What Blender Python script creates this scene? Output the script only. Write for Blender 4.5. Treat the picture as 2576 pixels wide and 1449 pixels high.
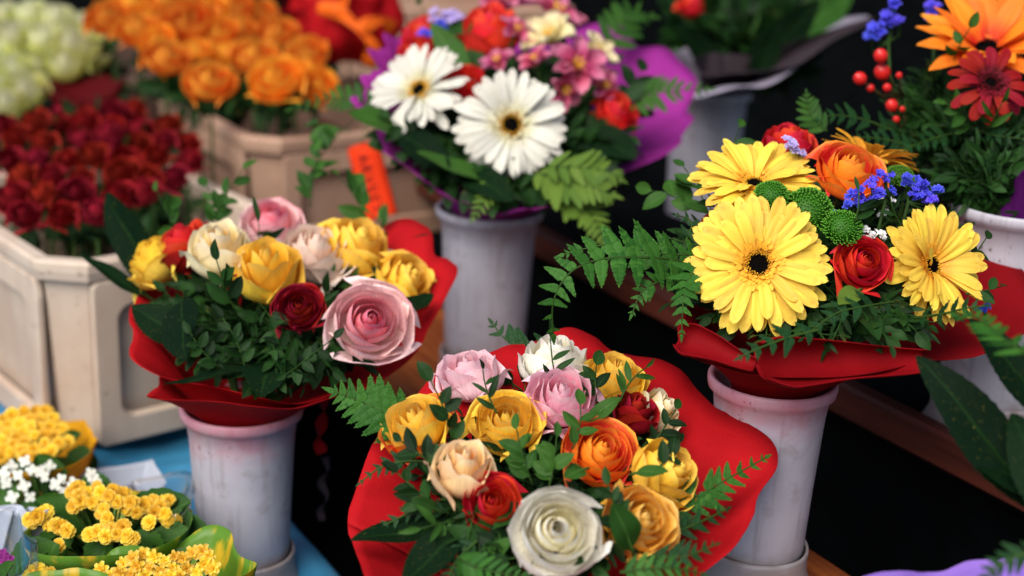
import bpy, math, random
import numpy as np
from mathutils import Vector, Matrix, noise

for o in list(bpy.data.objects):
    bpy.data.objects.remove(o)
SC = bpy.context.scene
COL = SC.collection
PI = math.pi
rnd = random.Random(11)

# ------------------------------------------------------------------ camera, world, sun, exposure
PITCH, ROLL, CAMZ, FPX = math.radians(18), math.radians(2.6), 1.5, 50 / 36 * 2576
FW = Vector((0, math.cos(PITCH), -math.sin(PITCH)))
_u0 = Vector((0, math.sin(PITCH), math.cos(PITCH)))
_r0 = Vector((1, 0, 0))
RT = _r0 * math.cos(ROLL) + _u0 * math.sin(ROLL)
UP = _u0 * math.cos(ROLL) - _r0 * math.sin(ROLL)
CAMPOS = Vector((0, 0, CAMZ))
cd = bpy.data.cameras.new('camera')
cam = bpy.data.objects.new('camera', cd)
COL.objects.link(cam)
cam.matrix_world = Matrix(((RT.x, UP.x, -FW.x, 0), (RT.y, UP.y, -FW.y, 0), (RT.z, UP.z, -FW.z, CAMZ), (0, 0, 0, 1)))
cd.lens, cd.sensor_width = 50, 36
cd.clip_start, cd.clip_end = .05, 300
cd.dof.use_dof, cd.dof.focus_distance, cd.dof.aperture_fstop = True, 1.08, 3.5
SC.camera = cam

SUN_EL, SUN_AZ = math.radians(48), math.radians(208)     # azimuth clockwise from +Y: light from behind-left of the camera
wd = bpy.data.worlds.new('World'); SC.world = wd; wd.use_nodes = True
nt = wd.node_tree; nt.nodes.clear()
sky = nt.nodes.new('ShaderNodeTexSky'); sky.sky_type = 'NISHITA'; sky.sun_disc = False
sky.sun_elevation, sky.sun_rotation = SUN_EL, SUN_AZ
sky.air_density, sky.dust_density = 1.0, 3.0
bg = nt.nodes.new('ShaderNodeBackground'); bg.inputs[1].default_value = .055
wo = nt.nodes.new('ShaderNodeOutputWorld')
nt.links.new(sky.outputs[0], bg.inputs[0]); nt.links.new(bg.outputs[0], wo.inputs[0])
sl = bpy.data.lights.new('sun', 'SUN'); sl.energy = 1.5; sl.angle = math.radians(48); sl.color = (1, .955, .88)
so = bpy.data.objects.new('sun', sl); COL.objects.link(so)
sd = Vector((math.sin(SUN_AZ) * math.cos(SUN_EL), math.cos(SUN_AZ) * math.cos(SUN_EL), math.sin(SUN_EL)))
so.rotation_euler = sd.to_track_quat('Z', 'Y').to_euler(); so.location = sd * 10
SC.view_settings.view_transform = 'Standard'; SC.view_settings.look = 'None'
SC.view_settings.exposure = 1.38; SC.view_settings.gamma = 1; SC.view_settings.use_curve_mapping = False
SC.render.engine = 'CYCLES'
cy = SC.cycles
cy.use_denoising = True
cy.max_bounces, cy.diffuse_bounces, cy.glossy_bounces, cy.transmission_bounces, cy.transparent_max_bounces = 6, 4, 2, 4, 8
cy.caustics_reflective = cy.caustics_refractive = False

# ------------------------------------------------------------------ helpers
def P(u, v, d):
    """photo pixel (2576 wide) at depth d metres -> world point"""
    return CAMPOS + FW * d + RT * ((u - 1288) / FPX * d) + UP * (-(v - 724.5) / FPX * d)

def CD(x, y, z):
    return (RT * x + UP * y - FW * z).normalized()

def lin(c):
    return tuple(((x / 255) / 12.92 if x <= 10 else ((x / 255 + .055) / 1.055) ** 2.4) for x in c)

def mk(name, V, F, pet=None, smooth=True):
    me = bpy.data.meshes.new(name)
    me.from_pydata([tuple(v) for v in V], [], F)
    if smooth:
        me.polygons.foreach_set('use_smooth', [True] * len(me.polygons))
    if pet is not None:
        a = me.attributes.new('pet', 'FLOAT_COLOR', 'POINT')
        a.data.foreach_set('color', np.asarray(pet, dtype=np.float32).ravel())
    me.update()
    return me

class MB:
    """collects geometry for ONE mesh"""
    def __init__(s): s.V, s.F, s.A = [], [], []
    def add(s, V, F, A=None, M=None):
        b = len(s.V)
        s.V += [M @ Vector(v) for v in V] if M is not None else [Vector(v) for v in V]
        s.F += [tuple(i + b for i in f) for f in F]
        s.A += list(A) if A is not None else [(0, .5, 0, 0)] * len(V)
    def mesh(s, name, smooth=True): return mk(name, s.V, s.F, s.A, smooth)

def link(name, me, mat, parent=None, M=None, label=None):
    o = bpy.data.objects.new(name, me)
    COL.objects.link(o)
    if mat is not None:
        if not me.materials: me.materials.append(None)
        o.material_slots[0].link = 'OBJECT'
        o.material_slots[0].material = mat
    if parent is not None: o.parent = parent
    if M is not None: o.matrix_basis = M
    if label: o['label'] = label
    return o

def tag(o, label=None, cat=None, group=None, kind=None):
    if label: o['label'] = label
    if cat: o['category'] = cat
    if group: o['group'] = group
    if kind: o['kind'] = kind
    return o

def thing(name, label, cat, M, group=None):
    o = bpy.data.objects.new(name, None); COL.objects.link(o)
    o.empty_display_size = .01
    o.matrix_basis = M if isinstance(M, Matrix) else Matrix.Translation(M)
    return tag(o, label, cat, group)

def frame(z, spin=0., up=None):
    """rotation whose Z axis is z; X axis from `up` if given"""
    z = z.normalized()
    h = up if up is not None else (Vector((0, 0, 1)) if abs(z.z) < .9 else Vector((0, 1, 0)))
    x = h - z * h.dot(z)
    x = x.normalized() if x.length > 1e-6 else z.orthogonal().normalized()
    y = z.cross(x)
    m = Matrix((x, y, z)).transposed().to_4x4()
    return m @ Matrix.Rotation(spin, 4, 'Z')

def yframe(y, n):
    """rotation whose Y axis is y and Z is near n"""
    y = y.normalized(); x = y.cross(n)
    x = x.normalized() if x.length > 1e-6 else y.orthogonal().normalized()
    z = x.cross(y)
    return Matrix((x, y, z)).transposed().to_4x4()

def catmull(pts, n, closed=False):
    k = len(pts); out = []
    for i in range(n):
        f = i * k / n if closed else i * (k - 1) / (n - 1)
        j = min(int(f), k - 1 if closed else k - 2); t = f - j
        g = (lambda q: pts[q % k]) if closed else (lambda q: pts[max(0, min(k - 1, q))])
        a, b, c, d = g(j - 1), g(j), g(j + 1), g(j + 2)
        out.append(.5 * ((2 * b) + (c - a) * t + (2 * a - 5 * b + 4 * c - d) * t * t + (3 * b - a - 3 * c + d) * t ** 3))
    return out

def grid(nu, nv, f):
    V, A = [], []
    for j in range(nv):
        for i in range(nu):
            p, a = f(i / (nu - 1), j / (nv - 1)); V.append(p); A.append(a)
    F = [(j * nu + i, j * nu + i + 1, (j + 1) * nu + i + 1, (j + 1) * nu + i) for j in range(nv - 1) for i in range(nu - 1)]
    return V, F, A

def tube(pts, r0, r1=None, n=6):
    r1 = r0 if r1 is None else r1
    V, F = [], []; k = len(pts); ref = None
    for j, p in enumerate(pts):
        t = (pts[min(j + 1, k - 1)] - pts[max(j - 1, 0)]).normalized()
        if ref is None: ref = t.orthogonal().normalized()
        ref = (ref - t * ref.dot(t)).normalized(); b = t.cross(ref)
        r = r0 + (r1 - r0) * j / (k - 1)
        for i in range(n):
            a = 2 * PI * i / n
            V.append(p + ref * (r * math.cos(a)) + b * (r * math.sin(a)))
    for j in range(k - 1):
        for i in range(n):
            F.append((j * n + i, j * n + (i + 1) % n, (j + 1) * n + (i + 1) % n, (j + 1) * n + i))
    F.append(tuple(range(n - 1, -1, -1))); F.append(tuple(range((k - 1) * n, k * n)))
    return V, F

def lathe(prof, n=48):
    V, F = [], []; k = len(prof)
    for r, z in prof:
        for i in range(n):
            a = 2 * PI * i / n; V.append(Vector((r * math.cos(a), r * math.sin(a), z)))
    for j in range(k - 1):
        for i in range(n):
            F.append((j * n + i, j * n + (i + 1) % n, (j + 1) * n + (i + 1) % n, (j + 1) * n + i))
    return V, F

def box(x0, x1, y0, y1, z0, z1, b=.003):
    """box with chamfered edges (24 verts)"""
    import itertools
    V = []
    for ax in range(3):
        for sx, sy, sz in itertools.product((0, 1), repeat=3):
            s = (sx, sy, sz); lo = (x0, y0, z0); hi = (x1, y1, z1)
            V.append(Vector([(hi[k] if s[k] else lo[k]) + (0 if k == ax else (-b if s[k] else b)) for k in range(3)]))
    import bmesh
    bm = bmesh.new()
    for v in V: bm.verts.new(v)
    r = bmesh.ops.convex_hull(bm, input=bm.verts)
    bmesh.ops.recalc_face_normals(bm, faces=bm.faces)
    bm.verts.ensure_lookup_table(); bm.verts.index_update()
    VV = [v.co.copy() for v in bm.verts]; FF = [tuple(v.index for v in f.verts) for f in bm.faces]
    bm.free()
    return VV, FF

# ------------------------------------------------------------------ materials
class NT:
    def __init__(s, name):
        s.m = bpy.data.materials.new(name); s.m.use_nodes = True
        s.t = s.m.node_tree; s.t.nodes.clear()
        s.out = s.n('ShaderNodeOutputMaterial')
    def n(s, ty, **k):
        x = s.t.nodes.new(ty)
        for a, b in k.items(): setattr(x, a, b)
        return x
    def l(s, a, b): s.t.links.new(a, b)
    def mix(s, fac, a, b, blend='MIX'):
        x = s.n('ShaderNodeMix', data_type='RGBA', blend_type=blend)
        for sock, val in ((x.inputs[0], fac), (x.inputs[6], a), (x.inputs[7], b)):
            if isinstance(val, (int, float)): sock.default_value = val
            elif isinstance(val, tuple): sock.default_value = (*val[:3], 1)
            else: s.l(val, sock)
        return x.outputs[2]
    def mr(s, val, a, b, c=0., d=1.):
        x = s.n('ShaderNodeMapRange', interpolation_type='SMOOTHSTEP')
        s.l(val, x.inputs[0])
        for i, q in enumerate((a, b, c, d)): x.inputs[i + 1].default_value = q
        return x.outputs[0]
    def noise(s, scale, detail=3, coord='Object', rough=.55, vec=None):
        x = s.n('ShaderNodeTexNoise'); x.inputs['Scale'].default_value = scale
        x.inputs['Detail'].default_value = detail; x.inputs['Roughness'].default_value = rough
        if vec is None:
            vec = s.n('ShaderNodeTexCoord').outputs[coord]
        s.l(vec, x.inputs['Vector'])
        return x.outputs[0]
    def bsdf(s, col, rough=.5, spec=.4, trans=0., bump=None, bstr=.2, bdist=.001, tcol=None):
        p = s.n('ShaderNodeBsdfPrincipled')
        if isinstance(col, tuple): p.inputs['Base Color'].default_value = (*col[:3], 1)
        else: s.l(col, p.inputs['Base Color'])
        if isinstance(rough, (int, float)): p.inputs['Roughness'].default_value = rough
        else: s.l(rough, p.inputs['Roughness'])
        p.inputs['Specular IOR Level'].default_value = spec
        if bump is not None:
            b = s.n('ShaderNodeBump'); b.inputs['Strength'].default_value = bstr; b.inputs['Distance'].default_value = bdist
            s.l(bump, b.inputs['Height']); s.l(b.outputs[0], p.inputs['Normal'])
        sh = p.outputs[0]
        if trans > 0:
            t = s.n('ShaderNodeBsdfTranslucent')
            c = tcol if tcol is not None else col
            if isinstance(c, tuple): t.inputs[0].default_value = (*c[:3], 1)
            else: s.l(c, t.inputs[0])
            x = s.n('ShaderNodeMixShader'); x.inputs[0].default_value = trans
            s.l(sh, x.inputs[1]); s.l(t.outputs[0], x.inputs[2]); sh = x.outputs[0]
        s.l(sh, s.out.inputs[0])
        return s.m

def petal_mat(name, inner, outer, edge, base=None, back=None, trans=.25, rough=.55, edge0=.72, streak=.12):
    k = NT(name)
    at = k.n('ShaderNodeAttribute', attribute_name='pet')
    sep = k.n('ShaderNodeSeparateColor'); k.l(at.outputs['Color'], sep.inputs[0])
    age, t, s_ = sep.outputs[0], sep.outputs[1], sep.outputs[2]
    c = k.mix(k.mr(age, .15, .8), lin(inner), lin(outer))
    c = k.mix(k.mr(t, edge0, 1.0), c, lin(edge))
    c = k.mix(k.mr(t, .45, .05), c, lin(base if base else outer))
    if back:
        g = k.n('ShaderNodeNewGeometry')
        c = k.mix(g.outputs['Backfacing'], c, k.mix(k.mr(t, .6, 1.0), lin(back), lin(edge)))
    # fine length-wise veins and soft blotches (pigment)
    uv = k.n('ShaderNodeCombineXYZ')
    m = k.n('ShaderNodeMath', operation='MULTIPLY'); m.inputs[1].default_value = 26; k.l(s_, m.inputs[0])
    m2 = k.n('ShaderNodeMath', operation='MULTIPLY'); m2.inputs[1].default_value = 2.2; k.l(t, m2.inputs[0])
    k.l(m.outputs[0], uv.inputs[0]); k.l(m2.outputs[0], uv.inputs[1])
    oi = k.n('ShaderNodeObjectInfo'); k.l(oi.outputs['Random'], uv.inputs[2])
    v = k.noise(1.0, 2, vec=uv.outputs[0])
    f = k.mr(v, .3, .75, 1 - streak, 1 + streak * .6)
    hs = k.n('ShaderNodeHueSaturation'); k.l(c, hs.inputs['Color']); k.l(f, hs.inputs['Value'])
    c = hs.outputs[0]
    nb = k.noise(5.5, 4, rough=.65)
    br = k.n('ShaderNodeMath', operation='MULTIPLY'); k.l(k.mr(nb, .54, .70, 0, .42), br.inputs[0]); k.l(k.mr(t, .72, 1.0), br.inputs[1])
    c = k.mix(br.outputs[0], c, tuple(x * y for x, y in zip(lin(edge), (.62, .42, .34))))
    hs2 = k.n('ShaderNodeHueSaturation'); k.l(c, hs2.inputs['Color'])
    k.l(k.mr(oi.outputs['Random'], 0, 1, .9, 1.08), hs2.inputs['Value'])
    k.l(k.mr(oi.outputs['Random'], 0, 1, .490, .508), hs2.inputs['Hue'])
    return k.bsdf(hs2.outputs[0], rough, .25, trans, bump=v, bstr=.25, bdist=.0006)

def leaf_mat(name, c1, c2, rib=(90, 130, 60), rough=.52, trans=.16, spec=.13):
    k = NT(name)
    at = k.n('ShaderNodeAttribute', attribute_name='pet')
    sep = k.n('ShaderNodeSeparateColor'); k.l(at.outputs['Color'], sep.inputs[0])
    oi = k.n('ShaderNodeObjectInfo')
    r = k.n('ShaderNodeMath', operation='ADD'); k.l(oi.outputs['Random'], r.inputs[0]); k.l(at.outputs['Alpha'], r.inputs[1])
    fr = k.n('ShaderNodeMath', operation='FRACT'); k.l(r.outputs[0], fr.inputs[0])
    n1 = k.noise(60, 3)
    c = k.mix(fr.outputs[0], lin(c1), lin(c2))
    c = k.mix(k.mr(n1, .35, .75, 0, .5), c, tuple(x * .55 for x in lin(c1)))
    n7 = k.noise(34, 4, rough=.7)
    c = k.mix(k.mr(n7, .60, .72, 0, .5), c, lin((112, 108, 44)))
    c = k.mix(k.mr(sep.outputs[2], .09, .02, 0, .35), c, lin(rib))
    # side veins as relief
    w = k.n('ShaderNodeMath', operation='MULTIPLY_ADD'); k.l(sep.outputs[1], w.inputs[0]); w.inputs[1].default_value = 60
    w2 = k.n('ShaderNodeMath', operation='MULTIPLY'); k.l(sep.outputs[2], w2.inputs[0]); w2.inputs[1].default_value = -26
    k.l(w2.outputs[0], w.inputs[2])
    sn = k.n('ShaderNodeMath', operation='SINE'); k.l(w.outputs[0], sn.inputs[0])
    g = k.n('ShaderNodeNewGeometry')
    c = k.mix(k.mr(g.outputs['Backfacing'], 0, 1, 0, .4), c, lin((66, 94, 50)))
    return k.bsdf(c, rough, spec, trans, bump=sn.outputs[0], bstr=.15, bdist=.0004)

def paper_mat(name, c, rough=.72, trans=.32, var=.12, scale=900, spec=.12):
    k = NT(name)
    n1 = k.noise(9, 4); n2 = k.noise(scale, 2)
    col = k.mix(k.mr(n1, .3, .7, 0, 1), tuple(x * (1 - var) for x in lin(c)), tuple(min(.95, x * (1 + var)) for x in lin(c)))
    n3 = k.noise(14, 5, rough=.65)
    ad = k.n('ShaderNodeMath', operation='MULTIPLY_ADD'); k.l(n3, ad.inputs[0]); ad.inputs[1].default_value = 6.0; k.l(n2, ad.inputs[2])
    return k.bsdf(col, rough, spec, trans, bump=ad.outputs[0], bstr=.3, bdist=.0012)

M = {}
R = {}
R['white'] = petal_mat('white_rose_petal', (250, 240, 200), (250, 247, 236), (250, 248, 242), (246, 240, 204), trans=.2)
R['yellow'] = petal_mat('yellow_rose_petal', (253, 198, 60), (254, 210, 72), (254, 214, 96), (250, 208, 84), trans=.2)
R['lemon'] = petal_mat('lemon_rose_petal', (252, 210, 66), (250, 216, 84), (252, 206, 60), (236, 214, 90), trans=.2)
R['amber'] = petal_mat('amber_rose_petal', (253, 208, 80), (250, 190, 76), (252, 212, 120), (244, 184, 96), trans=.2)
R['pink'] = petal_mat('pink_rose_petal', (244, 132, 152), (252, 214, 212), (248, 158, 180), (250, 230, 210), edge0=.86, trans=.2)
R['rosepink'] = petal_mat('rose_pink_petal', (248, 172, 194), (252, 194, 210), (253, 214, 222), (244, 124, 150), trans=.2)
R['palepink'] = petal_mat('pale_pink_petal', (248, 192, 204), (251, 216, 222), (251, 212, 220), (245, 150, 160), trans=.2)
R['blush'] = petal_mat('blush_rose_petal', (250, 208, 180), (251, 230, 212), (252, 234, 218), (246, 214, 160), trans=.2)
R['peach'] = petal_mat('peach_rose_petal', (252, 200, 124), (250, 216, 164), (251, 226, 186), (244, 192, 134), trans=.2)
R['cream'] = petal_mat('cream_rose_petal', (250, 214, 124), (249, 234, 192), (250, 240, 210), (240, 214, 134), trans=.2)
R['darkred'] = petal_mat('dark_red_rose_petal', (120, 8, 18), (142, 12, 22), (168, 20, 30), (110, 8, 20), rough=.6, trans=.12)
R['red'] = petal_mat('red_rose_petal', (206, 22, 22), (216, 34, 30), (230, 56, 46), (180, 16, 20), rough=.58, trans=.15)
R['coral'] = petal_mat('coral_rose_petal', (236, 40, 34), (242, 54, 46), (246, 78, 66), (226, 30, 40), trans=.2)
R['orange'] = petal_mat('orange_rose_petal', (254, 156, 44), (251, 126, 34), (253, 160, 60), (248, 130, 56), back=(244, 84, 58), trans=.2)
R['crateorange'] = petal_mat('flame_rose_petal', (230, 76, 22), (249, 142, 36), (254, 192, 70), (222, 64, 22), edge0=.45, trans=.35)
R['cratered'] = petal_mat('crimson_rose_petal', (120, 6, 12), (132, 8, 16), (160, 12, 20), (70, 4, 8), rough=.8, trans=.1)
R['green'] = petal_mat('green_white_rose_petal', (236, 234, 200), (220, 222, 130), (238, 238, 206), (190, 200, 60), trans=.35)
R['gyellow'] = petal_mat('yellow_gerbera_petal', (248, 186, 60), (248, 212, 80), (248, 216, 92), (246, 182, 62), edge0=.85, rough=.5)
R['gorange'] = petal_mat('orange_gerbera_petal', (240, 110, 30), (246, 136, 34), (248, 150, 44), (222, 70, 24), edge0=.85)
R['gamber'] = petal_mat('amber_gerbera_petal', (240, 160, 44), (246, 176, 50), (248, 190, 64), (235, 145, 44), edge0=.85, back=(226, 164, 50), trans=.35)
R['gred'] = petal_mat('red_gerbera_petal', (96, 6, 14), (146, 9, 15), (158, 12, 20), (70, 4, 10), edge0=.85, rough=.7)
R['gwhite'] = petal_mat('white_gerbera_petal', (216, 208, 164), (222, 220, 208), (224, 221, 210), (206, 200, 156), edge0=.85)
R['alstro'] = petal_mat('alstroemeria_petal', (226, 170, 130), (196, 74, 116), (224, 140, 168), (222, 160, 130), edge0=.5, trans=.3)
R['creamlily'] = petal_mat('cream_lily_petal', (240, 220, 130), (242, 230, 180), (244, 234, 196), (232, 205, 90))
R['lilac'] = petal_mat('lilac_floret', (170, 150, 215), (176, 160, 220), (200, 185, 230))
R['blue'] = petal_mat('blue_floret', (56, 46, 190), (66, 58, 205), (96, 96, 225), trans=.15)
R['whitefl'] = petal_mat('white_floret', (232, 232, 216), (238, 238, 234), (242, 242, 240))
R['buttongreen'] = petal_mat('button_green_floret', (46, 96, 14), (54, 116, 20), (104, 164, 50), (20, 54, 8), trans=.15, edge0=.5)
R['kyellow'] = petal_mat('yellow_kalanchoe_petal', (252, 210, 50), (253, 220, 70), (253, 226, 104), (250, 200, 44), trans=.4)
R['korange'] = petal_mat('golden_kalanchoe_petal', (253, 214, 66), (254, 220, 84), (254, 228, 130), (252, 204, 56), trans=.4)
R['kpurple'] = petal_mat('purple_kalanchoe_petal', (150, 40, 130), (170, 50, 150), (190, 90, 180))
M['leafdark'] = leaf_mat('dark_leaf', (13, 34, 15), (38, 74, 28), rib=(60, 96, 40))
M['leafmid'] = leaf_mat('mid_leaf', (38, 76, 26), (58, 98, 34))
M['leaflight'] = leaf_mat('olive_leaf', (74, 104, 36), (98, 124, 46))
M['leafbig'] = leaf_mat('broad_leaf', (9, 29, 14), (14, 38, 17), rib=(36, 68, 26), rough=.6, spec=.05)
M['fern'] = leaf_mat('fern_leaf', (38, 86, 28), (62, 112, 40), rib=(90, 125, 50), rough=.5)
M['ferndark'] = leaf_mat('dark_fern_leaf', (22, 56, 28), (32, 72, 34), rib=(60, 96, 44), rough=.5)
M['stem'] = leaf_mat('green_stem', (40, 68, 26), (54, 84, 32), rib=(60, 88, 36))
M['twig'] = leaf_mat('brown_twig', (70, 62, 36), (84, 74, 40))
M['paperred'] = paper_mat('red_florist_felt', (190, 22, 30))
M['paperdeep'] = paper_mat('deep_red_felt', (140, 8, 18))
M['paperpurple'] = paper_mat('purple_felt', (164, 50, 150))
M['papergrey'] = paper_mat('white_grey_felt', (170, 162, 180))
M['paperdim'] = paper_mat('charcoal_felt', (64, 54, 60))
M['paperwine'] = paper_mat('wine_paper', (88, 8, 16))
M['paperplum'] = paper_mat('plum_felt', (104, 30, 116))
M['paperlilac'] = paper_mat('lilac_felt', (158, 120, 216))
M['paperwhite'] = paper_mat('white_paper', (206, 212, 226), rough=.7)
M['paperyellow'] = paper_mat('yellow_paper', (232, 170, 30))
M['tagorange'] = paper_mat('orange_card', (226, 58, 20), trans=.1)

def simple(name, c, rough=.5, spec=.4, var=.1, scale=20, bstr=.1):
    k = NT(name); n1 = k.noise(scale, 4)
    col = k.mix(k.mr(n1, .3, .7), tuple(x * (1 - var) for x in lin(c)), tuple(min(.95, x * (1 + var)) for x in lin(c)))
    return k.bsdf(col, rough, spec, 0, bump=n1, bstr=bstr, bdist=.002)

def wrapper_mat():
    k = NT('green_yellow_wrapper')
    tc = k.n('ShaderNodeTexCoord'); mp = k.n('ShaderNodeMapping'); mp.inputs['Scale'].default_value = (46, 46, 7)
    k.l(tc.outputs['Object'], mp.inputs[0])
    n1 = k.noise(1, 3, vec=mp.outputs[0])
    col = k.mix(k.mr(n1, .5, .62), lin((96, 142, 40)), lin((214, 180, 44)))
    return k.bsdf(col, .4, .4, .3)
M['wrapper'] = wrapper_mat()

def vase_mat(stain_bounce=0.):
    k = NT('pink_stain_bounce_plastic' if stain_bounce else 'white_plastic')
    n1 = k.noise(16, 5); n2 = k.noise(150, 3, rough=.6); n3 = k.noise(45, 4)
    c = k.mix(k.mr(n1, .35, .7), lin((190, 187, 198)), lin((172, 168, 180)))
    c = k.mix(k.mr(n3, .54, .70, 0, .5), c, lin((150, 138, 140)))
    n6 = k.noise(11, 2); gate = k.n('ShaderNodeMath', operation='MULTIPLY'); k.l(k.mr(n2, .62, .68, 0, .85), gate.inputs[0]); k.l(k.mr(n6, .46, .60), gate.inputs[1])
    c = k.mix(gate.outputs[0], c, lin((92, 76, 70)))
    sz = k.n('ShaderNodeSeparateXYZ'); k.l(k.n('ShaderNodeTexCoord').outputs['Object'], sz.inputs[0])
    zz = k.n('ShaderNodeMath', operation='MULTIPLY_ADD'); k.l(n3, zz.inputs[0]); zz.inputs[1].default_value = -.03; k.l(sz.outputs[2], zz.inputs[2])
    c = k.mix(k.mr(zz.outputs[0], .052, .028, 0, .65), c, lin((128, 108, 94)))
    mp = k.n('ShaderNodeMapping'); mp.inputs['Scale'].default_value = (110, 110, 9)
    k.l(k.n('ShaderNodeTexCoord').outputs['Object'], mp.inputs[0])
    n4 = k.noise(1, 3, vec=mp.outputs[0])
    c = k.mix(k.mr(n4, .5, .68, 0, .4), c, lin((142, 132, 132)))
    if stain_bounce:       # dye from wet paper run down from the rim, plus reflected red painted in
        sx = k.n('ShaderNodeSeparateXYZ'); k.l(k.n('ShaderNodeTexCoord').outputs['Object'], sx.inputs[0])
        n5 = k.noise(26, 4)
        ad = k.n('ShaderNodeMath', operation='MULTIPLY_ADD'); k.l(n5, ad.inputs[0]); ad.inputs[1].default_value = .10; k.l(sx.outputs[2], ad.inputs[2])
        c = k.mix(k.mr(ad.outputs[0], .195, .25, 0, stain_bounce), c, lin((214, 104, 128)))
    return k.bsdf(c, .42, .4, .06, bump=n3, bstr=.12, bdist=.002)
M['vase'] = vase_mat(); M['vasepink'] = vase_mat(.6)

def crate_mat(name, a, b):
    k = NT(name)
    n1 = k.noise(7, 5); n2 = k.noise(90, 3)
    mp = k.n('ShaderNodeMapping'); mp.inputs['Scale'].default_value = (40, 40, 4)
    k.l(k.n('ShaderNodeTexCoord').outputs['Object'], mp.inputs[0])
    n3 = k.noise(1, 3, vec=mp.outputs[0])
    c = k.mix(k.mr(n1, .3, .7), lin(a), lin(b))
    c = k.mix(k.mr(n3, .5, .72, 0, .14), c, tuple(x * .6 for x in lin(b)))
    c = k.mix(k.mr(n2, .64, .74, 0, .5), c, lin((110, 84, 66)))
    return k.bsdf(c, .5, .35, 0, bump=n2, bstr=.1, bdist=.002)
M['crate'] = crate_mat('cream_plastic', (202, 184, 166), (180, 156, 138))
M['cratetan'] = crate_mat('tan_plastic', (184, 152, 130), (160, 126, 106))
M['cratebrown'] = crate_mat('brown_plastic', (120, 96, 84), (100, 78, 68))

def wood_mat(name, a, b):
    k = NT(name)
    mp = k.n('ShaderNodeMapping'); mp.inputs['Scale'].default_value = (4, 60, 60)
    k.l(k.n('ShaderNodeTexCoord').outputs['Object'], mp.inputs[0])
    n1 = k.noise(1, 5, vec=mp.outputs[0], rough=.6)
    c = k.mix(k.mr(n1, .35, .65), lin(a), lin(b))
    return k.bsdf(c, .55, .35, 0, bump=n1, bstr=.3, bdist=.002)
M['wood'] = wood_mat('red_brown_wood', (84, 36, 24), (52, 22, 16))
M['woodlight'] = wood_mat('orange_brown_wood', (170, 92, 40), (128, 62, 28))
M['black'] = simple('black_cloth_and_shade', (5, 7, 9), .95, .05, .3, 30)  # black that also stands in for deep shade around the shelves
M['void'] = simple('dark_asphalt', (26, 28, 30), .9, .1, .3, 8)

def tarp_mat():
    k = NT('blue_tarpaulin'); n1 = k.noise(8, 5); n2 = k.noise(40, 3)
    c = k.mix(k.mr(n1, .3, .7), lin((40, 118, 164)), lin((66, 146, 188)))
    c = k.mix(k.mr(n2, .6, .75, 0, .4), c, lin((120, 150, 160)))
    return k.bsdf(c, .55, .35, 0, bump=n1, bstr=.6, bdist=.01)
M['tarp'] = tarp_mat()
M['discblack'] = simple('dark_disc', (11, 8, 7), .9, .06, .5, 200)
M['stamen'] = simple('golden_stamens', (226, 170, 44), .6, .3, .3, 300)
M['stamendark'] = simple('maroon_stamens', (90, 18, 24), .7, .2, .4, 300)
M['berry'] = simple('red_berry', (206, 36, 34), .3, .5, .15, 60)
M['ink'] = simple('dark_ink', (70, 12, 14), .7, .1)
M['pot'] = simple('dark_plastic_pot', (60, 40, 30), .6, .3)
M['ribbon'] = paper_mat('orange_ribbon', (246, 110, 30), rough=.35, trans=.2)
def cello_mat():
    k = NT('clear_cellophane')
    t = k.n('ShaderNodeBsdfTransparent'); g = k.n('ShaderNodeBsdfGlossy'); g.inputs['Roughness'].default_value = .12
    lw = k.n('ShaderNodeLayerWeight'); lw.inputs[0].default_value = .25
    x = k.n('ShaderNodeMixShader'); k.l(k.mr(lw.outputs[1], 0, 1, .06, .6), x.inputs[0])
    k.l(t.outputs[0], x.inputs[1]); k.l(g.outputs[0], x.inputs[2]); k.l(x.outputs[0], k.out.inputs[0])
    return k.m
M['cello'] = cello_mat()

# ------------------------------------------------------------------ setting
def plane_obj(name, c, ex, ey, mat, nx=2, ny=2, amp=0., kind='structure', sc=6.):
    nrm = ex.cross(ey).normalized()
    def f(a, b):
        p = c + ex * (a - .5) * 2 + ey * (b - .5) * 2
        if amp: p = p + nrm * amp * noise.noise(p * sc)
        return p, (0, b, a, 0)
    V, F, A = grid(nx, ny, f)
    o = link(name, mk(name, V, F, A), mat)
    o['kind'] = kind
    return o
plane_obj('ground', Vector((0, 60, 0)), Vector((120, 0, 0)), Vector((0, 120, 0)), M['void'])

E1 = Vector((.51, -.86, 0)).normalized()       # along the stall, towards the viewer on the right
E2 = Vector((.86, .51, 0)).normalized()        # across the stall, away to the right
def ray_z(u, v, z):
    d = (P(u, v, 1) - CAMPOS); return CAMPOS + d * ((z - CAMZ) / d.z)
def oriented(o, origin, ex=None):
    ex = ex or E1; ey = Vector((0, 0, 1)).cross(ex)
    o.matrix_basis = Matrix.Translation(origin) @ Matrix((ex, ey, Vector((0, 0, 1)))).transposed().to_4x4()
    return o
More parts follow.
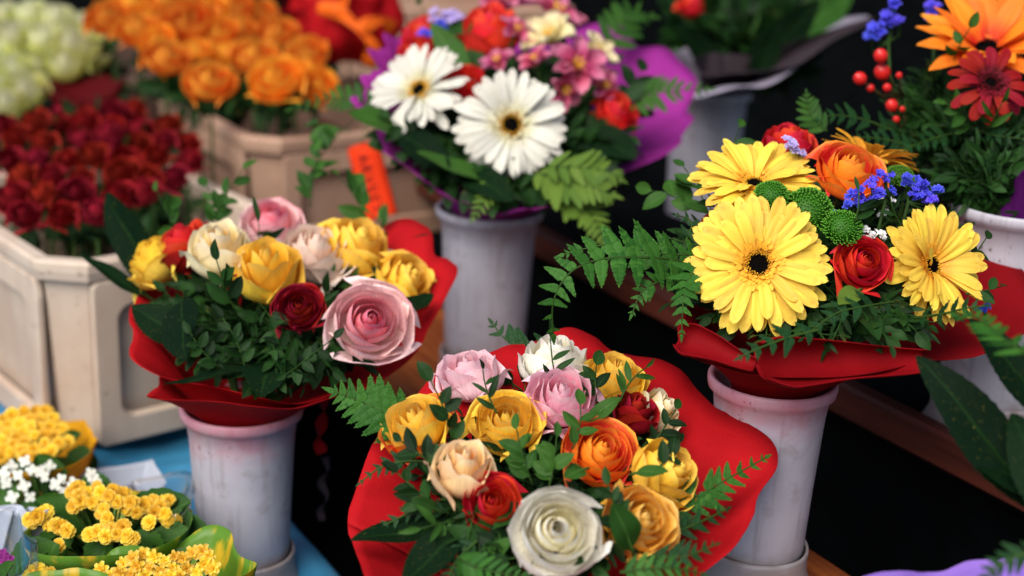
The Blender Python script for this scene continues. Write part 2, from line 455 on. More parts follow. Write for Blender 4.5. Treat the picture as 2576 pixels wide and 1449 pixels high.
# E1 x-axis -> local y axis = z x E1 = (.86,.51) = E2
# upper shelf board (carries the right-hand vase)
Z_UP, Z_LOW, Z_TAB = 1.0, .895, .82
a = ray_z(2110, 962, Z_UP)
V, F = box(-1.9, .55, 0, .022, -.034, 0, .003)
sb = thing('shelf_board', 'dark red-brown wooden shelf with a raised front lip at the right', 'shelf', a)
oriented(sb, a)
link('front_lip', mk('front_lip', V, F, None, False), M['wood'], sb)
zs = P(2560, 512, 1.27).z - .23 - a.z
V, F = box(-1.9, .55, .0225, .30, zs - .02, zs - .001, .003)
link('board', mk('board', V, F, None, False), M['black'], sb)  # wooden board coloured black for the shade lying on it
b = ray_z(2003, 1352, Z_LOW)
V, F = box(-1.25, .45, -.17, 0, -.028, 0, .004)
tag(oriented(link('shelf_plank', mk('shelf_plank', V, F, None, False), M['woodlight']), b), 'orange-brown wooden plank carrying the vase of the yellow gerbera bouquet', 'shelf')
V, F = box(.0, .05, .0, .03, -1.0, -.036, .003)
for q, lb in ((-1.02, 'red-brown upright under the upper shelf behind the middle vase'),):
    tag(oriented(link('shelf_upright', mk('shelf_upright', V, F, None, False), M['wood']), a + E1 * q), lb, 'post')
# added black cloth standing in for the shade behind and below the shelves
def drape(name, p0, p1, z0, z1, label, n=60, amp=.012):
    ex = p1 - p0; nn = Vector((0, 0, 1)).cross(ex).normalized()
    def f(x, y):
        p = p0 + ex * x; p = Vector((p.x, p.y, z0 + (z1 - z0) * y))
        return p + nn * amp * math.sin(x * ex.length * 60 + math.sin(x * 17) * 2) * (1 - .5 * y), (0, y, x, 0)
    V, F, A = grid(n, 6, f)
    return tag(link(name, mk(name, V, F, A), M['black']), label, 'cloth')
drape('shade_drape', a + E1 * -1.9 + E2 * .06, a + E1 * .5 + E2 * .06, 0, Z_UP - .04, 'added black cloth standing in for the shade below the upper shelf board')
drape('shade_backcloth', Vector((-1.2, 3.6, 0)), Vector((3.2, 2.2, 0)), 0, 3.2, 'added black cloth standing in for the dark interior at the back of the stall', 90, .03)
# black bench added to keep the gap under the front bouquet dark
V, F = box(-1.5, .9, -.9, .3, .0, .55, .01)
tag(oriented(link('shade_bench', mk('shade_bench', V, F, None, False), M['black']), Vector((b.x, b.y, 0)) - E2 * .25), 'added low black bench standing in for the shade below the front bouquets', 'bench')

# blue table
t0 = ray_z(775, 1256, Z_TAB); t1 = ray_z(945, 1449, Z_TAB)
TE = (t1 - t0); TE.z = 0; TE.normalize(); TN = Vector((0, 0, 1)).cross(TE)
def table():
    def f(x, y):
        p = t0 + TE * (-1.4 + 2.3 * x) - TN * (1.2 * y)
        e = min(1, y / .03)
        n = noise.noise(p * 7) * .013 + noise.noise(p * 19) * .006 + (.25 - abs(noise.noise(p * 5 + Vector((3, 1, 0))))) * .03
        drop = -.05 * (1 - e) ** 2
        return Vector((p.x, p.y, Z_TAB - .012 + n * e + drop)) + TN * (.004 * (1 - e)), (0, x, y, 0)
    V, F, A = grid(120, 90, f)
    o = link('blue_tarpaulin', mk('blue_tarpaulin', V, F, A), M['tarp'])
    tag(o, 'creased light blue tarpaulin spread over the table at the lower left', 'tarpaulin')
    V, F = box(-1.4, .9, -1.15, -.03, .0, Z_TAB - .06, .004)
    # table body below the tarpaulin
    t = link('table', mk('table', V, F, None, False), M['black']); oriented(t, Vector((t0.x, t0.y, 0)), TE)
    tag(t, 'table hidden under the blue tarpaulin, only its dark side showing', 'table')
table()

# ------------------------------------------------------------------ vases
def vase(top, r, h, label, foot=True, mat='vase'):
    """top: world centre of the rim; r rim radius; h height from rim to joint"""
    f = .045 if foot else 0
    root = thing('flower_vase', label, 'vase', top - Vector((0, 0, h + f)), 'white plastic florist vases')
    z0 = f
    prof = [(r * .74, z0), (r * .76, z0 + .004), (r * .80, z0 + h * .4), (r * .86, z0 + h * .8), (r * .90, z0 + h - .013), (r * .985, z0 + h - .010), (r, z0 + h - .006), (r, z0 + h - .002),
            (r * .975, z0 + h), (r * .91, z0 + h - .001), (r * .87, z0 + h - .008), (r * .80, z0 + h * .6), (r * .70, z0 + h * .1), (0.0001, z0 + h * .1)]
    V, F = lathe(prof); link('body', mk('vase_body', V, F, [(0, .5, 0, 0)] * len(V)), M[mat], root)
    prof = [(r * .8, z0 + .003), (r * .835, z0 + .005), (r * .85, z0 + .001), (r * .84, z0 - .006), (r * .86, z0 - .018), (r * .98, z0 - .034), (r * 1.16, z0 - .043), (r * 1.18, 0.0), (0.0001, 0.0)]
    V, F = lathe(prof); link('foot', mk('vase_foot', V, F, [(0, .5, 0, 0)] * len(V)), M['vase'], root)
    return root
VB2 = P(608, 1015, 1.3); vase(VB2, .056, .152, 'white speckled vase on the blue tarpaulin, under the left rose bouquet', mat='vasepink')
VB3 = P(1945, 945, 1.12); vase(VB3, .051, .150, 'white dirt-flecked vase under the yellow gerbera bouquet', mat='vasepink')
VB4 = P(1232, 520, 1.62); vase(VB4, .062, .178, 'pale grey vase under the white gerbera bouquet with purple paper')
VB5 = P(2560, 512, 1.27); vase(VB5, .059, .185, 'white vase half hidden at the right edge under the orange and red gerberas')
VB6 = P(1785, 225, 2.05); vase(VB6, .062, .25, 'blurred white vase at the back holding dark leaves in grey paper')

# ------------------------------------------------------------------ crates
def crate(corner_top, h, lx, ly, mat, label, ang, flip=1):
    """corner_top: world point of the near top corner. X runs away to the right (ex), Y away to the left."""
    ex = Vector((math.cos(ang), math.sin(ang), 0)); ey = Vector((-math.sin(ang), math.cos(ang), 0))
    root = thing('flower_crate', label, 'crate', Matrix.Translation(corner_top - Vector((0, 0, h))) @ Matrix((ex, ey, Vector((0, 0, 1)))).transposed().to_4x4(), 'plastic flower crates')
    ch = .035
    def ring(off, z):
        o = off
        pts = [(ch - o * .41, -o), (lx - ch + o * .41, -o), (lx + o, ch - o * .41), (lx + o, ly - ch + o * .41), (lx - ch + o * .41, ly + o), (ch - o * .41, ly + o), (-o, ly - ch + o * .41), (-o, ch - o * .41)]
        return [Vector((x, y, z)) for x, y in pts]
    def loft(rings, name, close=False):
        V = [p for r in rings for p in r]; n = 8; F = []
        for j in range(len(rings) - 1):
            for i in range(n):
                F.append((j * n + i, j * n + (i + 1) % n, (j + 1) * n + (i + 1) % n, (j + 1) * n + i))
        if close: F.append(tuple(range(len(V) - n, len(V))))
        me = mk(name, V, F, None, False)
        return me
    tp = -.012 * 1.0
    me = loft([ring(tp - .004, .0), ring(tp, .004), ring(-.001, h - .022), ring(.0, h - .0215), ring(-.006, h - .02), ring(-.008, h - .01), ring(tp - .008, .01)], 'crate_shell', True)
    link('shell', me, mat, root)
    me = loft([ring(.0005, h - .024), ring(.009, h - .022), ring(.011, h - .012), ring(.011, h - .003), ring(.008, h), ring(-.006, h), ring(-.009, h - .003), ring(-.009, h - .018)], 'crate_rim')
    link('rim', me, mat, root)
    # one recessed panel with rounded corners on each face: a frame standing proud of the shell
    def frame_ring(L, H, bx, bt, bb, rad, th):
        n = 8; inner = []
        x0, x1, z0, z1 = bx, L - bx, bb, H - bt
        for cx, cz, a0_ in ((x1 - rad, z1 - rad, 0), (x0 + rad, z1 - rad, 90), (x0 + rad, z0 + rad, 180), (x1 - rad, z0 + rad, 270)):
            for q in range(n):
                an = math.radians(a0_ + 90 * q / (n - 1)); inner.append((cx + rad * math.cos(an), cz + rad * math.sin(an)))
        outer = []
        for (x, z), k in zip(inner, range(len(inner))):
            c = k // n; f = (k % n) / (n - 1)
            if c == 0: outer.append((L, z + (H - z) * f) if f < .5 else (x + (L - x) * (1 - f) * 2, H) if f < 1 else (x, H))
            elif c == 1: outer.append((x * (1 - f * 2) if 0 else (x * max(0, 1 - 2 * f)), H) if f < .5 else (0, z + (H - z) * (1 - f) * 2 if f < 1 else z))
            elif c == 2: outer.append((0, z * (1 - 2 * f)) if f < .5 else (x * (1 - (1 - f) * 2), 0))
            else: outer.append((x + (L - x) * 2 * f, 0) if f < .5 else (L, z * (1 - (1 - f) * 2)))
        N = len(inner)
        V = [Vector((x, -th, z)) for x, z in outer] + [Vector((x, -th, z)) for x, z in inner] + [Vector((x + (L / 2 - x) * .02, .002, z + (H / 2 - z) * .03)) for x, z in inner] + [Vector((x, .001, z)) for x, z in outer]
        F = []
        for i in range(N):
            j = (i + 1) % N
            F += [(i, j, N + j, N + i), (N + i, N + j, 2 * N + j, 2 * N + i), (3 * N + i, 3 * N + j, j, i)]
        return V, F
    hz = h - .026
    for L, T in ((lx - 2 * ch, Matrix.Translation((ch, -.0035, .002))), (ly - 2 * ch, Matrix.Translation((-.0035, ly - ch, .002)) @ Matrix.Rotation(-PI / 2, 4, 'Z')),
                 (ly - 2 * ch, Matrix.Translation((lx + .0035, ch, .002)) @ Matrix.Rotation(PI / 2, 4, 'Z')), (lx - 2 * ch, Matrix.Translation((lx - ch, ly + .0035, .002)) @ Matrix.Rotation(PI, 4, 'Z'))):
        V, F = frame_ring(L, hz, .028, .03, .03, .018, .006)
        o = link('side_panel', mk('side_panel', V, F, None, False), mat, root, T)
        q = o.modifiers.new('soft_edges', 'BEVEL'); q.width = .002; q.segments = 2; q.limit_method = 'ANGLE'
    return root
CRA = P(140, 668, 1.50)
crate(CRA, CRA.z - Z_TAB, .30, .42, M['crate'], 'cream plastic crate full of dark red roses at the left', math.radians(40))
CRB = P(648, 352, 1.98)
crate(CRB, .165, .40, .42, M['cratetan'], 'tan plastic crate full of orange roses', math.radians(33))
CRC = P(300, 196, 2.42)
crate(CRC, .30, .36, .36, M['cratebrown'], 'dim brown crate behind the red roses, under the greenish white roses', math.radians(36))
CRD = P(960, 20, 2.75)
crate(CRD, .30, .40, .36, M['cratetan'], 'blurred tan crate at the top behind the purple felt', math.radians(20))
# dark block the back crates stand on
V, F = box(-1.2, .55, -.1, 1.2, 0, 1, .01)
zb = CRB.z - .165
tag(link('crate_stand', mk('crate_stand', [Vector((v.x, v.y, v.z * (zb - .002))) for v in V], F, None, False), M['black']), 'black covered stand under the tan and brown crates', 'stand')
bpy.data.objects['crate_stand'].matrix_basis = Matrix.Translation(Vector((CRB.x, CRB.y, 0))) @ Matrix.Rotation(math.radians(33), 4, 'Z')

# ------------------------------------------------------------------ flower generators
def rose_meshes(seed, N=26, tall=1.05, curl=.5, spread=1.0, ruffle=.03, nu=9, nv=8, name='petal', close=0., drop=.36):
    g = random.Random(seed); out = []
    ph = g.random() * 6.28
    for i in range(N):
        a = i / (N - 1)
        Rt = (.05 + .95 * a ** .92) * spread
        zt = tall * (1.0 - .06 * a - drop * max(0, a - .45) ** 1.3 / .55 ** 1.3 * (.35 + .65 * curl)) * g.uniform(.96, 1.03)
        W = 1.75 - .72 * min(1, a * 1.6) + g.uniform(-.1, .1)
        cu = curl * max(0, a - .12) / .88 * g.uniform(.75, 1.3)
        ph += 2.4 + g.uniform(-.25, .25)
        p1, p2, rf = g.random() * 6.28, g.random() * 6.28, ruffle * g.uniform(.5, 1.4) * (.4 + a)
        lean = g.uniform(-.06, .06); over = .10 * (1 if g.random() < .8 else -1)
        tipn = g.uniform(.0, .04) + .10 * max(0, a - .3)
        def f(u, v, i=i, a=a, Rt=Rt, zt=zt, W=W, cu=cu, ph=ph, p1=p1, p2=p2, rf=rf, lean=lean, over=over, tipn=tipn):
            s = u * 2 - 1
            t = v * (1 - .30 * abs(s) ** 3.4 + tipn * (1 - abs(s)) ** 2 - tipn)
            w = W * (.30 + .70 * math.sin(min(1, t / .6) * PI / 2))
            k = max(0, (v - .58) / .42)
            e = min(.95, cu * (.34 + .85 * s * s))
            prof = math.sin(min(1, t / .55) * PI / 2) ** .8
            r = Rt * (.16 + .84 * prof) * (1 - (.10 + close + 1.5 * max(0, .30 - a) + .16 * min(1, max(0, (.6 - a) / .3))) * (1 - .8 * cu) * k ** 1.6) + .34 * e * k * k * (.35 + Rt * .65) +   .10 * cu * max(0, (abs(s) - .6) / .4) ** 2 * t * Rt
            r += over * s * Rt * .55 + lean * t
            r += rf * math.sin(3 * s + p1 + 2.2 * s * s) * t ** 3 + rf * .6 * math.sin(7 * s + p2) * t ** 5
            z = zt * (t ** .9) - .40 * e * k ** 2.2 * (.4 + .6 * Rt) + rf * .5 * math.sin(5 * s + p2) * t ** 4
            ang = ph + s * w
            q = Vector((r * math.cos(ang), r * math.sin(ang), z))
            q += noise.noise_vector(q * 2.6 + Vector((i * 3.1, seed, 0))) * (.055 * (.25 + a) * t * t) + noise.noise_vector(q * 7 + Vector((i, seed * 3, 1))) * (.016 * t * t)
            return q, (a, t, abs(s), (i * .618) % 1)
        V, F, A = grid(nu, nv, f)
        out.append(mk(name, V, F, A))
    return out

ROSE = {
    'open': [rose_meshes(s, 28, 1.08, .62, 1.0, .025) for s in (1, 2, 3)],
    'full': [rose_meshes(s, 27, 1.08, .36, 1.0, .03) for s in (42, 43)],
    'mid': [rose_meshes(s, 23, 1.38, .65, .95, .025, drop=.26) for s in (4, 5, 6)],
    'bud': [rose_meshes(s, 19, 1.6, .7, .84, .03, close=.0, drop=.2) for s in (7, 8)],
    'ruffle': [rose_meshes(s, 26, 1.34, .7, .97, .05, drop=.28) for s in (9, 10)],
    'small': [rose_meshes(s, 14, 1.1, .5, .9, .05, 6, 5) for s in (12, 13, 14)],
}
def join_petals(ms):
    mb = MB()
    for me in ms:
        A = np.empty(len(me.vertices) * 4, dtype=np.float32); me.attributes['pet'].data.foreach_get('color', A)
        mb.add([v.co for v in me.vertices], [tuple(p.vertices) for p in me.polygons], [tuple(x) for x in A.reshape(-1, 4)])
    return mb.mesh('bloom')
BLOOM = {'small': [join_petals(rose_meshes(s, 17, 1.2, .85, .95, .035, 7, 7, drop=.26)) for s in (21, 22, 23, 24)],
         'crate': [join_petals(rose_meshes(s, 20, 1.05, .5, 1.0, .02, 7, 7)) for s in (15, 16, 17)],
         'bud': [join_petals(rose_meshes(s, 15, 1.6, .5, .84, .03, 7, 6, drop=.2)) for s in (31, 32)]}
def calyx_mesh():
    mb = MB()
    V, F = lathe([(.02, -.30), (.10, -.22), (.17, -.08), (.20, .05), (.16, .12)], 10); mb.add(V, F)
    for k in range(5):
        def f(u, v, k=k):
            s = u * 2 - 1; w = .11 * math.sin(PI * min(1, v * .8 + .2)) * (1 - v * .6)
            a = k * 1.2566 + 0
            r = .17 + .42 * v; z = .02 - .2 * v + .15 * v * v
            return Vector((r * math.cos(a) - s * w * math.sin(a), r * math.sin(a) + s * w * math.cos(a), z)), (0, v, abs(s), 0)
        mb.add(*grid(3, 5, f))
    return mb.mesh('calyx')
CALYX = calyx_mesh()

def stem_obj(root, rootM, neck, r=.0022):
    inv = rootM.inverted()
    p0 = Vector((0, 0, 0)); n = inv @ neck
    c = Vector((0, 0, -.35 * n.length))
    pts = [p0 * (1 - t) ** 2 + c * 2 * t * (1 - t) + n * t * t for t in (0, .2, .4, .6, .8, 1)]
    V, F = tube(pts, r, r * 1.2, 5)
    link('stem', mk('stem', V, F, [(0, .5, .5, 0)] * len(V)), M['stem'], root)

FLOWERS = {}      # bouquet -> [(u, v, r)] for keeping the filler leaves out of the way
def rose(u, v, r, face, d, col, kind, label, group, neck, bq, var=None, anchor=.72, sq=1., cat='rose', name='rose', petals=None, second=None):
    rw = r * d / FPX
    ax = CD(*face)
    RM = frame(ax, rnd.random() * 6.28)
    pos = P(u, v, d) - ax * anchor * rw
    RM = Matrix.Translation(pos) @ RM
    root = thing(name, label, cat, RM, group)
    ms = ROSE[kind]; ms = ms[rnd.randrange(len(ms)) if var is None else var]
    S = Matrix.Diagonal((rw, rw * sq, rw, 1))
    for i, me in enumerate(ms):
        m = R[col]
        if second and i >= len(ms) - second[1]: m = R[second[0]]
        link('petal', me, m, root, S)
    link('calyx', CALYX, M['stem'], root, S)
    if neck is not None: stem_obj(root, RM, neck)
    FLOWERS.setdefault(bq, []).append((u, v, r))
    return root

def gpetal(seed, w=.092, r0=.2, droop=.0, notch=.02, cup=.02, pointed=False):
    g = random.Random(seed); b = g.uniform(-.05, .05); tw = g.uniform(-.25, .25); p = g.random() * 6; dr = droop + g.uniform(-.03, .03)
    def f(u, v):
        s = u * 2 - 1; t = 1 - (1 - v) ** 1.5
        if pointed: wd = w * math.sin(PI * (t * .86 + .09)) ** 1.05
        else: wd = w * (.42 + .58 * math.sin(min(1, t / .68) * PI / 2)) * (math.sqrt(max(.03, 1 - ((t - .74) / .262) ** 2)) if t > .74 else 1)
        x = s * wd + b * t * t
        y = r0 + (1 - r0) * (t - notch * (s * s) * t ** 6 - notch * .6 * math.cos(s * 9) * t ** 9)
        z = cup * s * s * (1 if t < .8 else .6) - .012 * math.cos(s * PI * 2) * math.sin(PI * t) + .08 * math.sin(PI * t * .9) - dr * t * t + tw * s * wd * t + .01 * math.sin(4 * t + p)
        return Vector((x, y, z)), (.8, t, abs(s), (seed * .377) % 1)
    return grid(7, 13, f)
GP = [mk('petal', *gpetal(s)) for s in range(8)]
GPP = [mk('petal', *gpetal(40 + s, w=.125, pointed=True, droop=-.05)) for s in range(6)]
GPW = [mk('petal', *gpetal(60 + s, w=.13, r0=.25, notch=.03, droop=.06)) for s in range(6)]

def floret_ring(seed, n, ra, rb, la, lb, z0, w=.035, rise=.06):
    g = random.Random(seed); mb = MB()
    for k in range(n):
        a = k * 2.39996 + g.uniform(-.1, .1); q = g.random(); r = ra + (rb - ra) * q; L = la + (lb - la) * q * g.uniform(.7, 1.2)
        tilt = (1 - q) * .9 + g.uniform(-.15, .15)
        def f(u, v):
            s = u * 2 - 1; wd = w * math.sin(PI * (v * .82 + .1))
            rr = r + L * v * math.cos(tilt); z = z0 + rise * (1 - q) + L * v * math.sin(tilt) - .25 * L * v * v
            return Vector((rr * math.cos(a) - s * wd * math.sin(a), rr * math.sin(a) + s * wd * math.cos(a), z + .01 * s * s)), (.25 + .5 * q, .3 + .65 * v, abs(s), g.random() * 0 + q)
        mb.add(*grid(3, 4, f))
    return mb.mesh('inner_florets')
INNER = [floret_ring(1, 250, .18, .47, .07, .24, .075, .034, .05), floret_ring(2, 130, .17, .36, .05, .12, .06, .026, .04), floret_ring(3, 150, .16, .40, .06, .14, .08, .03, .05)]
def knobs(seed, n, ra, rb, z0, h, size):
    g = random.Random(seed); mb = MB()
    for k in range(n):
        a = k * 2.39996; r = math.sqrt(ra * ra + (rb * rb - ra * ra) * (k + .5) / n)
        s = size * g.uniform(.7, 1.3); hh = h * g.uniform(.6, 1.3); x, y = r * math.cos(a), r * math.sin(a)
        V = [(x + s, y, z0), (x, y + s, z0), (x - s, y, z0), (x, y - s, z0), (x + s * .9, y, z0 + hh), (x, y + s * .9, z0 + hh), (x - s * .9, y, z0 + hh), (x, y - s * .9, z0 + hh), (x, y, z0 + hh * 1.3)]
        F = [(0, 1, 5, 4), (1, 2, 6, 5), (2, 3, 7, 6), (3, 0, 4, 7), (4, 5, 8), (5, 6, 8), (6, 7, 8), (7, 4, 8)]
        mb.add(V, F)
    return mb.mesh('knobs')
STAM = knobs(1, 150, .125, .25, .04, .06, .011)
def disc_mesh():
    mb = MB()
    V, F = lathe([(.26, -.03), (.24, .02), (.15, .035), (.08, .04), (.0005, .042)], 20); mb.add(V, F)
    k = knobs(5, 70, .0, .135, .035, .03, .010)
    mb.add([v.co.copy() for v in k.vertices], [tuple(p.vertices) for p in k.polygons])
    return mb.mesh('disc')
DISC = disc_mesh()
GCAL = mk('calyx', *lathe([(.02, -.22), (.10, -.18), (.2, -.08), (.27, .0), (.24, .03)], 16), [(0, .5, .5, 0)] * 80)

def gerbera(u, v, r, face, d, col, label, group, neck, bq, rings=((25, 0., 1.), (23, .16, .93)), pet=None, inner=0, stam='stamen', spin=0., name='gerbera', irreg=.11, anchor=.05, squash=1., disc=1., floret_col=None):
    rw = r * d / FPX; ax = CD(*face)
    RM = Matrix.Translation(P(u, v, d) - ax * anchor * rw) @ frame(ax, spin)
    root = thing(name, label, 'gerbera', RM, group)
    g = random.Random(int(u * 7 + v)); S = Matrix.Scale(rw, 4)
    pet = pet or GP
    for n, el, ln in rings:
        o = g.random()
        for k in range(n):
            a = (k + o + g.uniform(-.22, .22)) * 2 * PI / n
            m = S @ Matrix.Rotation(a, 4, 'Z') @ Matrix.Rotation(el + g.gauss(0, irreg), 4, 'X') @ Matrix.Diagonal((g.uniform(.9, 1.1) * 1.0, ln * g.uniform(.92, 1.05), 1, 1))
            m = m @ Matrix.Translation((0, 0, g.uniform(-.01, .015)))
            link('petal', pet[g.randrange(len(pet))], R[col], root, m)
    if inner is not None:
        tag(link('inner_florets', INNER[inner], R[floret_col or col], root, S), kind='stuff')
    tag(link('stamen_ring', STAM, M[stam], root, S), kind='stuff')
    link('disc', DISC, M['discblack'], root, S @ Matrix.Diagonal((disc, disc, 1, 1)))
    link('calyx', GCAL, M['stem'], root, S)
    if neck is not None: stem_obj(root, RM, neck, .0028)
    FLOWERS.setdefault(bq, []).append((u, v, r * .95))
    return root

# ---- leaves
def oval_leaf(seed, w=.22, fold=.25, bend=.25, nu=5, nv=8, tip=1.0, serr=0.):
    g = random.Random(seed); tw = g.uniform(-.3, .3)
    def f(u, v):
        s = u * 2 - 1
        wd = w * (math.sin(PI * v ** .85) ** (.75 * tip) + .02)
        if serr: wd *= 1 + serr * math.sin(v * 90) * (v > .08)
        x = s * wd; y = v * 1.0
        z = fold * abs(s) * wd - bend * v * v + tw * s * wd * v + .02 * math.sin(v * 8 + seed)
        return Vector((x, y, z)), (0, v, abs(s), (seed * .37) % 1)
    return grid(nu, nv, f)
LEAF = [oval_leaf(s, w=.265) for s in range(4)]
LEAFN = [oval_leaf(10 + s, w=.13, bend=.2) for s in range(3)]
LEAFM = [mk('leaf', *l) for l in LEAF]; LEAFNM = [mk('leaf', *l) for l in LEAFN]

def sprig_parts(base, tip, n=9, ll=.02, nrm=None, g=rnd, sag=.1, narrow=False, ang=.9):
    """-> stem points, [(leaf index, Matrix)]"""
    ax = tip - base; L = ax.length
    nrm = nrm or CD(0, .4, 1)
    side = ax.cross(nrm).normalized(); nn = side.cross(ax).normalized()
    bow = side * g.uniform(-1, 1) * sag * L + nn * g.uniform(0, 1) * sag * L
    pts = [base.lerp(tip, t) + bow * 4 * t * (1 - t) for t in (0, .2, .4, .6, .8, 1)]
    leaves = []
    for k in range(n):
        t = 1 if k == n - 1 else .15 + .8 * (k + g.uniform(-.4, .4)) / n
        p = base.lerp(tip, t) + bow * 4 * t * (1 - t)
        tg = (ax.normalized() + bow / L * 4 * (1 - 2 * t)).normalized()
        sg = 1 if k % 2 else -1
        if k == n - 1: dr = tg + side * g.uniform(-.2, .2)
        else:
            if g.random() < .25: sg = -sg
            an = ang * g.uniform(.5, 1.35); dr = tg * math.cos(an) + side * sg * math.sin(an) + nn * g.uniform(-.35, .7)
        up = (nn + side * g.uniform(-.9, .9) + tg * g.uniform(-.5, .5)).normalized()
        s = ll * g.uniform(.75, 1.2) * (1 - .25 * t)
        m = Matrix.Translation(p) @ yframe(dr, up) @ Matrix.Diagonal((s * g.uniform(.85, 1.15), s, s, 1))
        leaves.append((g.randrange(3), m))
    return pts, leaves

def sprig(u0, v0, d0, u1, v1, d1, n, llpx, mat, label, cat='leafy sprig', narrow=False, stem='stem', group=None, sag=.08, nrm=None):
    b, t = P(u0, v0, d0), P(u1, v1, d1)
    pts, lv = sprig_parts(b, t, max(4, int(n * .8)), llpx * 1.15 * d1 / FPX, nrm, random.Random(int(u0 + v1)), sag, narrow)
    root = thing('leaf_sprig', label, cat, b, group)
    V, F = tube([p - b for p in pts], .0008, .0005, 5)
    link('stem', mk('stem', V, F, [(0, .5, .5, 0)] * len(V)), M[stem], root)
    for i, m in lv:
        link('leaf', (LEAFNM if narrow else LEAFM)[i], M[mat], root, Matrix.Translation(-b) @ m)
    return root

def greenery(name, label, ell, dfun, n, ll, mat, bq, out=.06, narrow=.3, keep=.62, seed=1, mix=None):
    """mass of small-leaved sprigs filling a bouquet: stuff"""
    g = random.Random(seed); mb = MB(); cu, cv, ru, rv = ell; made = 0; tries = 0
    while made < n and tries < n * 30:
        tries += 1
        a, q = g.random() * 6.283, math.sqrt(g.random())
        u, v = cu + ru * q * math.cos(a), cv + rv * q * math.sin(a)
        if any((u - x) ** 2 + (v - y) ** 2 < (keep * r) ** 2 for x, y, r in FLOWERS.get(bq, [])): continue
        d = dfun(u, v, q) + g.uniform(0, .03)
        dirv = CD(math.cos(a) * q + g.uniform(-.5, .5), -math.sin(a) * q + .45 + g.uniform(-.4, .4), .7 + g.uniform(-.3, .2))
        tip = P(u, v, d); L = out * g.uniform(.7, 1.3)
        pts, lv = sprig_parts(tip - dirv * L, tip, g.randrange(5, 9), ll * g.uniform(.8, 1.5), CD(g.uniform(-.5, .5), .6, .8), g, .14)
        V, F = tube(pts, .0010, .0006, 4); mb.add(V, F)
        nar = g.random() < narrow; al = g.random()
        for i, m in lv:
            Vv, Ff, Aa = (LEAFN if nar else LEAF)[i]
            mb.add(Vv, Ff, [(x[0], x[1], x[2], al) for x in Aa], m)
        made += 1
    o = link(name, mb.mesh(name), M[mat])
    return tag(o, label, 'greenery', None, 'stuff')

def big_leaf(u0, v0, d0, u1, v1, d1, wfrac, mat, label, bend=.15, serr=.03, nrm=None, fold=.22, stalk=.0, group=None):
    b, t = P(u0, v0, d0), P(u1, v1, d1); L = (t - b).length
    if nrm is not None: nrm = CD(*nrm)
    V, F, A = oval_leaf(int(u0 + v0), w=wfrac, fold=fold, bend=bend, nu=9, nv=34, tip=1.0, serr=serr)
    RM = Matrix.Translation(b) @ yframe(t - b + (nrm or CD(0, .3, 1)) * bend * L, nrm or CD(0, .3, 1))
    root = thing('broad_leaf', label, 'leaf', RM, group)
    link('blade', mk('leaf_blade', V, F, A), M[mat], root, Matrix.Scale(L, 4))
    V, F = tube([Vector((0, -.25 * L, -.03 * L)), Vector((0, 0, .004 * L)), Vector((0, .4 * L, -bend * .16 * L)), Vector((0, .8 * L, -bend * .64 * L - .002))], .0013, .0005, 5)
    link('midrib', mk('midrib', V, F, [(0, .5, .0, 0)] * len(V)), M[mat], root)
    return root

def pinna_geo(seed, n=9, lobed=True):
    g = random.Random(seed); mb = MB()
    V, F = tube([Vector((0, 0, 0)), Vector((0, .5, .02)), Vector((0, .97, 0))], .010, .004, 4); mb.add(V, F, [(0, .5, .0, 0)] * len(V))
    for k in range(n):
        t = .03 + .9 * k / n
        wl = .27 * (1 - t) ** .75 * (.75 + .25 * math.sin(min(1, t * 5) * PI / 2)) + .03
        for sg in (-1, 1):
            a = .95 - .35 * t; L = wl * g.uniform(.9, 1.1); h = L * .40 + .010
            d = Vector((sg * math.sin(a), math.cos(a), 0)); e = Vector((sg * math.cos(a), -math.sin(a), 0)) * 1.0
            b = Vector((0, t, .01))
            o = [(0, .0), (.25, .75), (.45, .78), (.55, 1.0), (.66, .66), (.76, .82), (.86, .42), (1.0, .0)]
            up = [b + d * (x * L) - e * (h * y) for x, y in o]; dn = [b + d * (x * L) + e * (h * y) for x, y in o[1:-1]]
            zz = g.uniform(-.03, .03)
            mid = [b + d * (x * L) + Vector((0, 0, .018)) for x, y in o[1:-1]]
            VV = up + dn + mid
            for q in VV: q.z += zz * (q - b).length / L + g.uniform(-.004, .004)
            nU, nD = len(up), len(dn); FF = []
            m0 = nU + nD
            FF.append((0, 1, m0)); FF.append((0, m0, nU))
            for i in range(nD - 1):
                FF.append((i + 1, i + 2, m0 + i + 1, m0 + i)); FF.append((m0 + i, m0 + i + 1, nU + i + 1, nU + i))
            FF.append((nD, nU - 1, m0 + nD - 1)); FF.append((m0 + nD - 1, nU - 1, nU + nD - 1))
            if sg > 0: FF = [tuple(reversed(f)) for f in FF]
            mb.add(VV, FF, [(0, .5, .5, g.random() * .3)] * len(VV))
    # terminal blade
    V = [(0, .90, .01), (.025, .94, .005), (0, 1.02, 0), (-.025, .94, .005)]
    mb.add(V, [(0, 1, 2, 3)])
    return mb.mesh('pinna')
PINNA = [pinna_geo(s, n) for s, n in ((1, 9), (2, 10), (3, 11))]
def simple_pinna(seed):
    g = random.Random(seed)
    def f(u, v):
        s = u * 2 - 1; w = .20 * (math.sin(PI * min(1, v * .9 + .1)) ** .6) * (1 - .35 * v) * (1 + .22 * math.sin(v * 44))
        return Vector((s * w, v, .15 * abs(s) * w - .08 * v * v)), (0, v, abs(s), seed * .3 % 1)
    return mk('pinna', *grid(3, 24, f))
PINNAS = [simple_pinna(s) for s in range(3)]

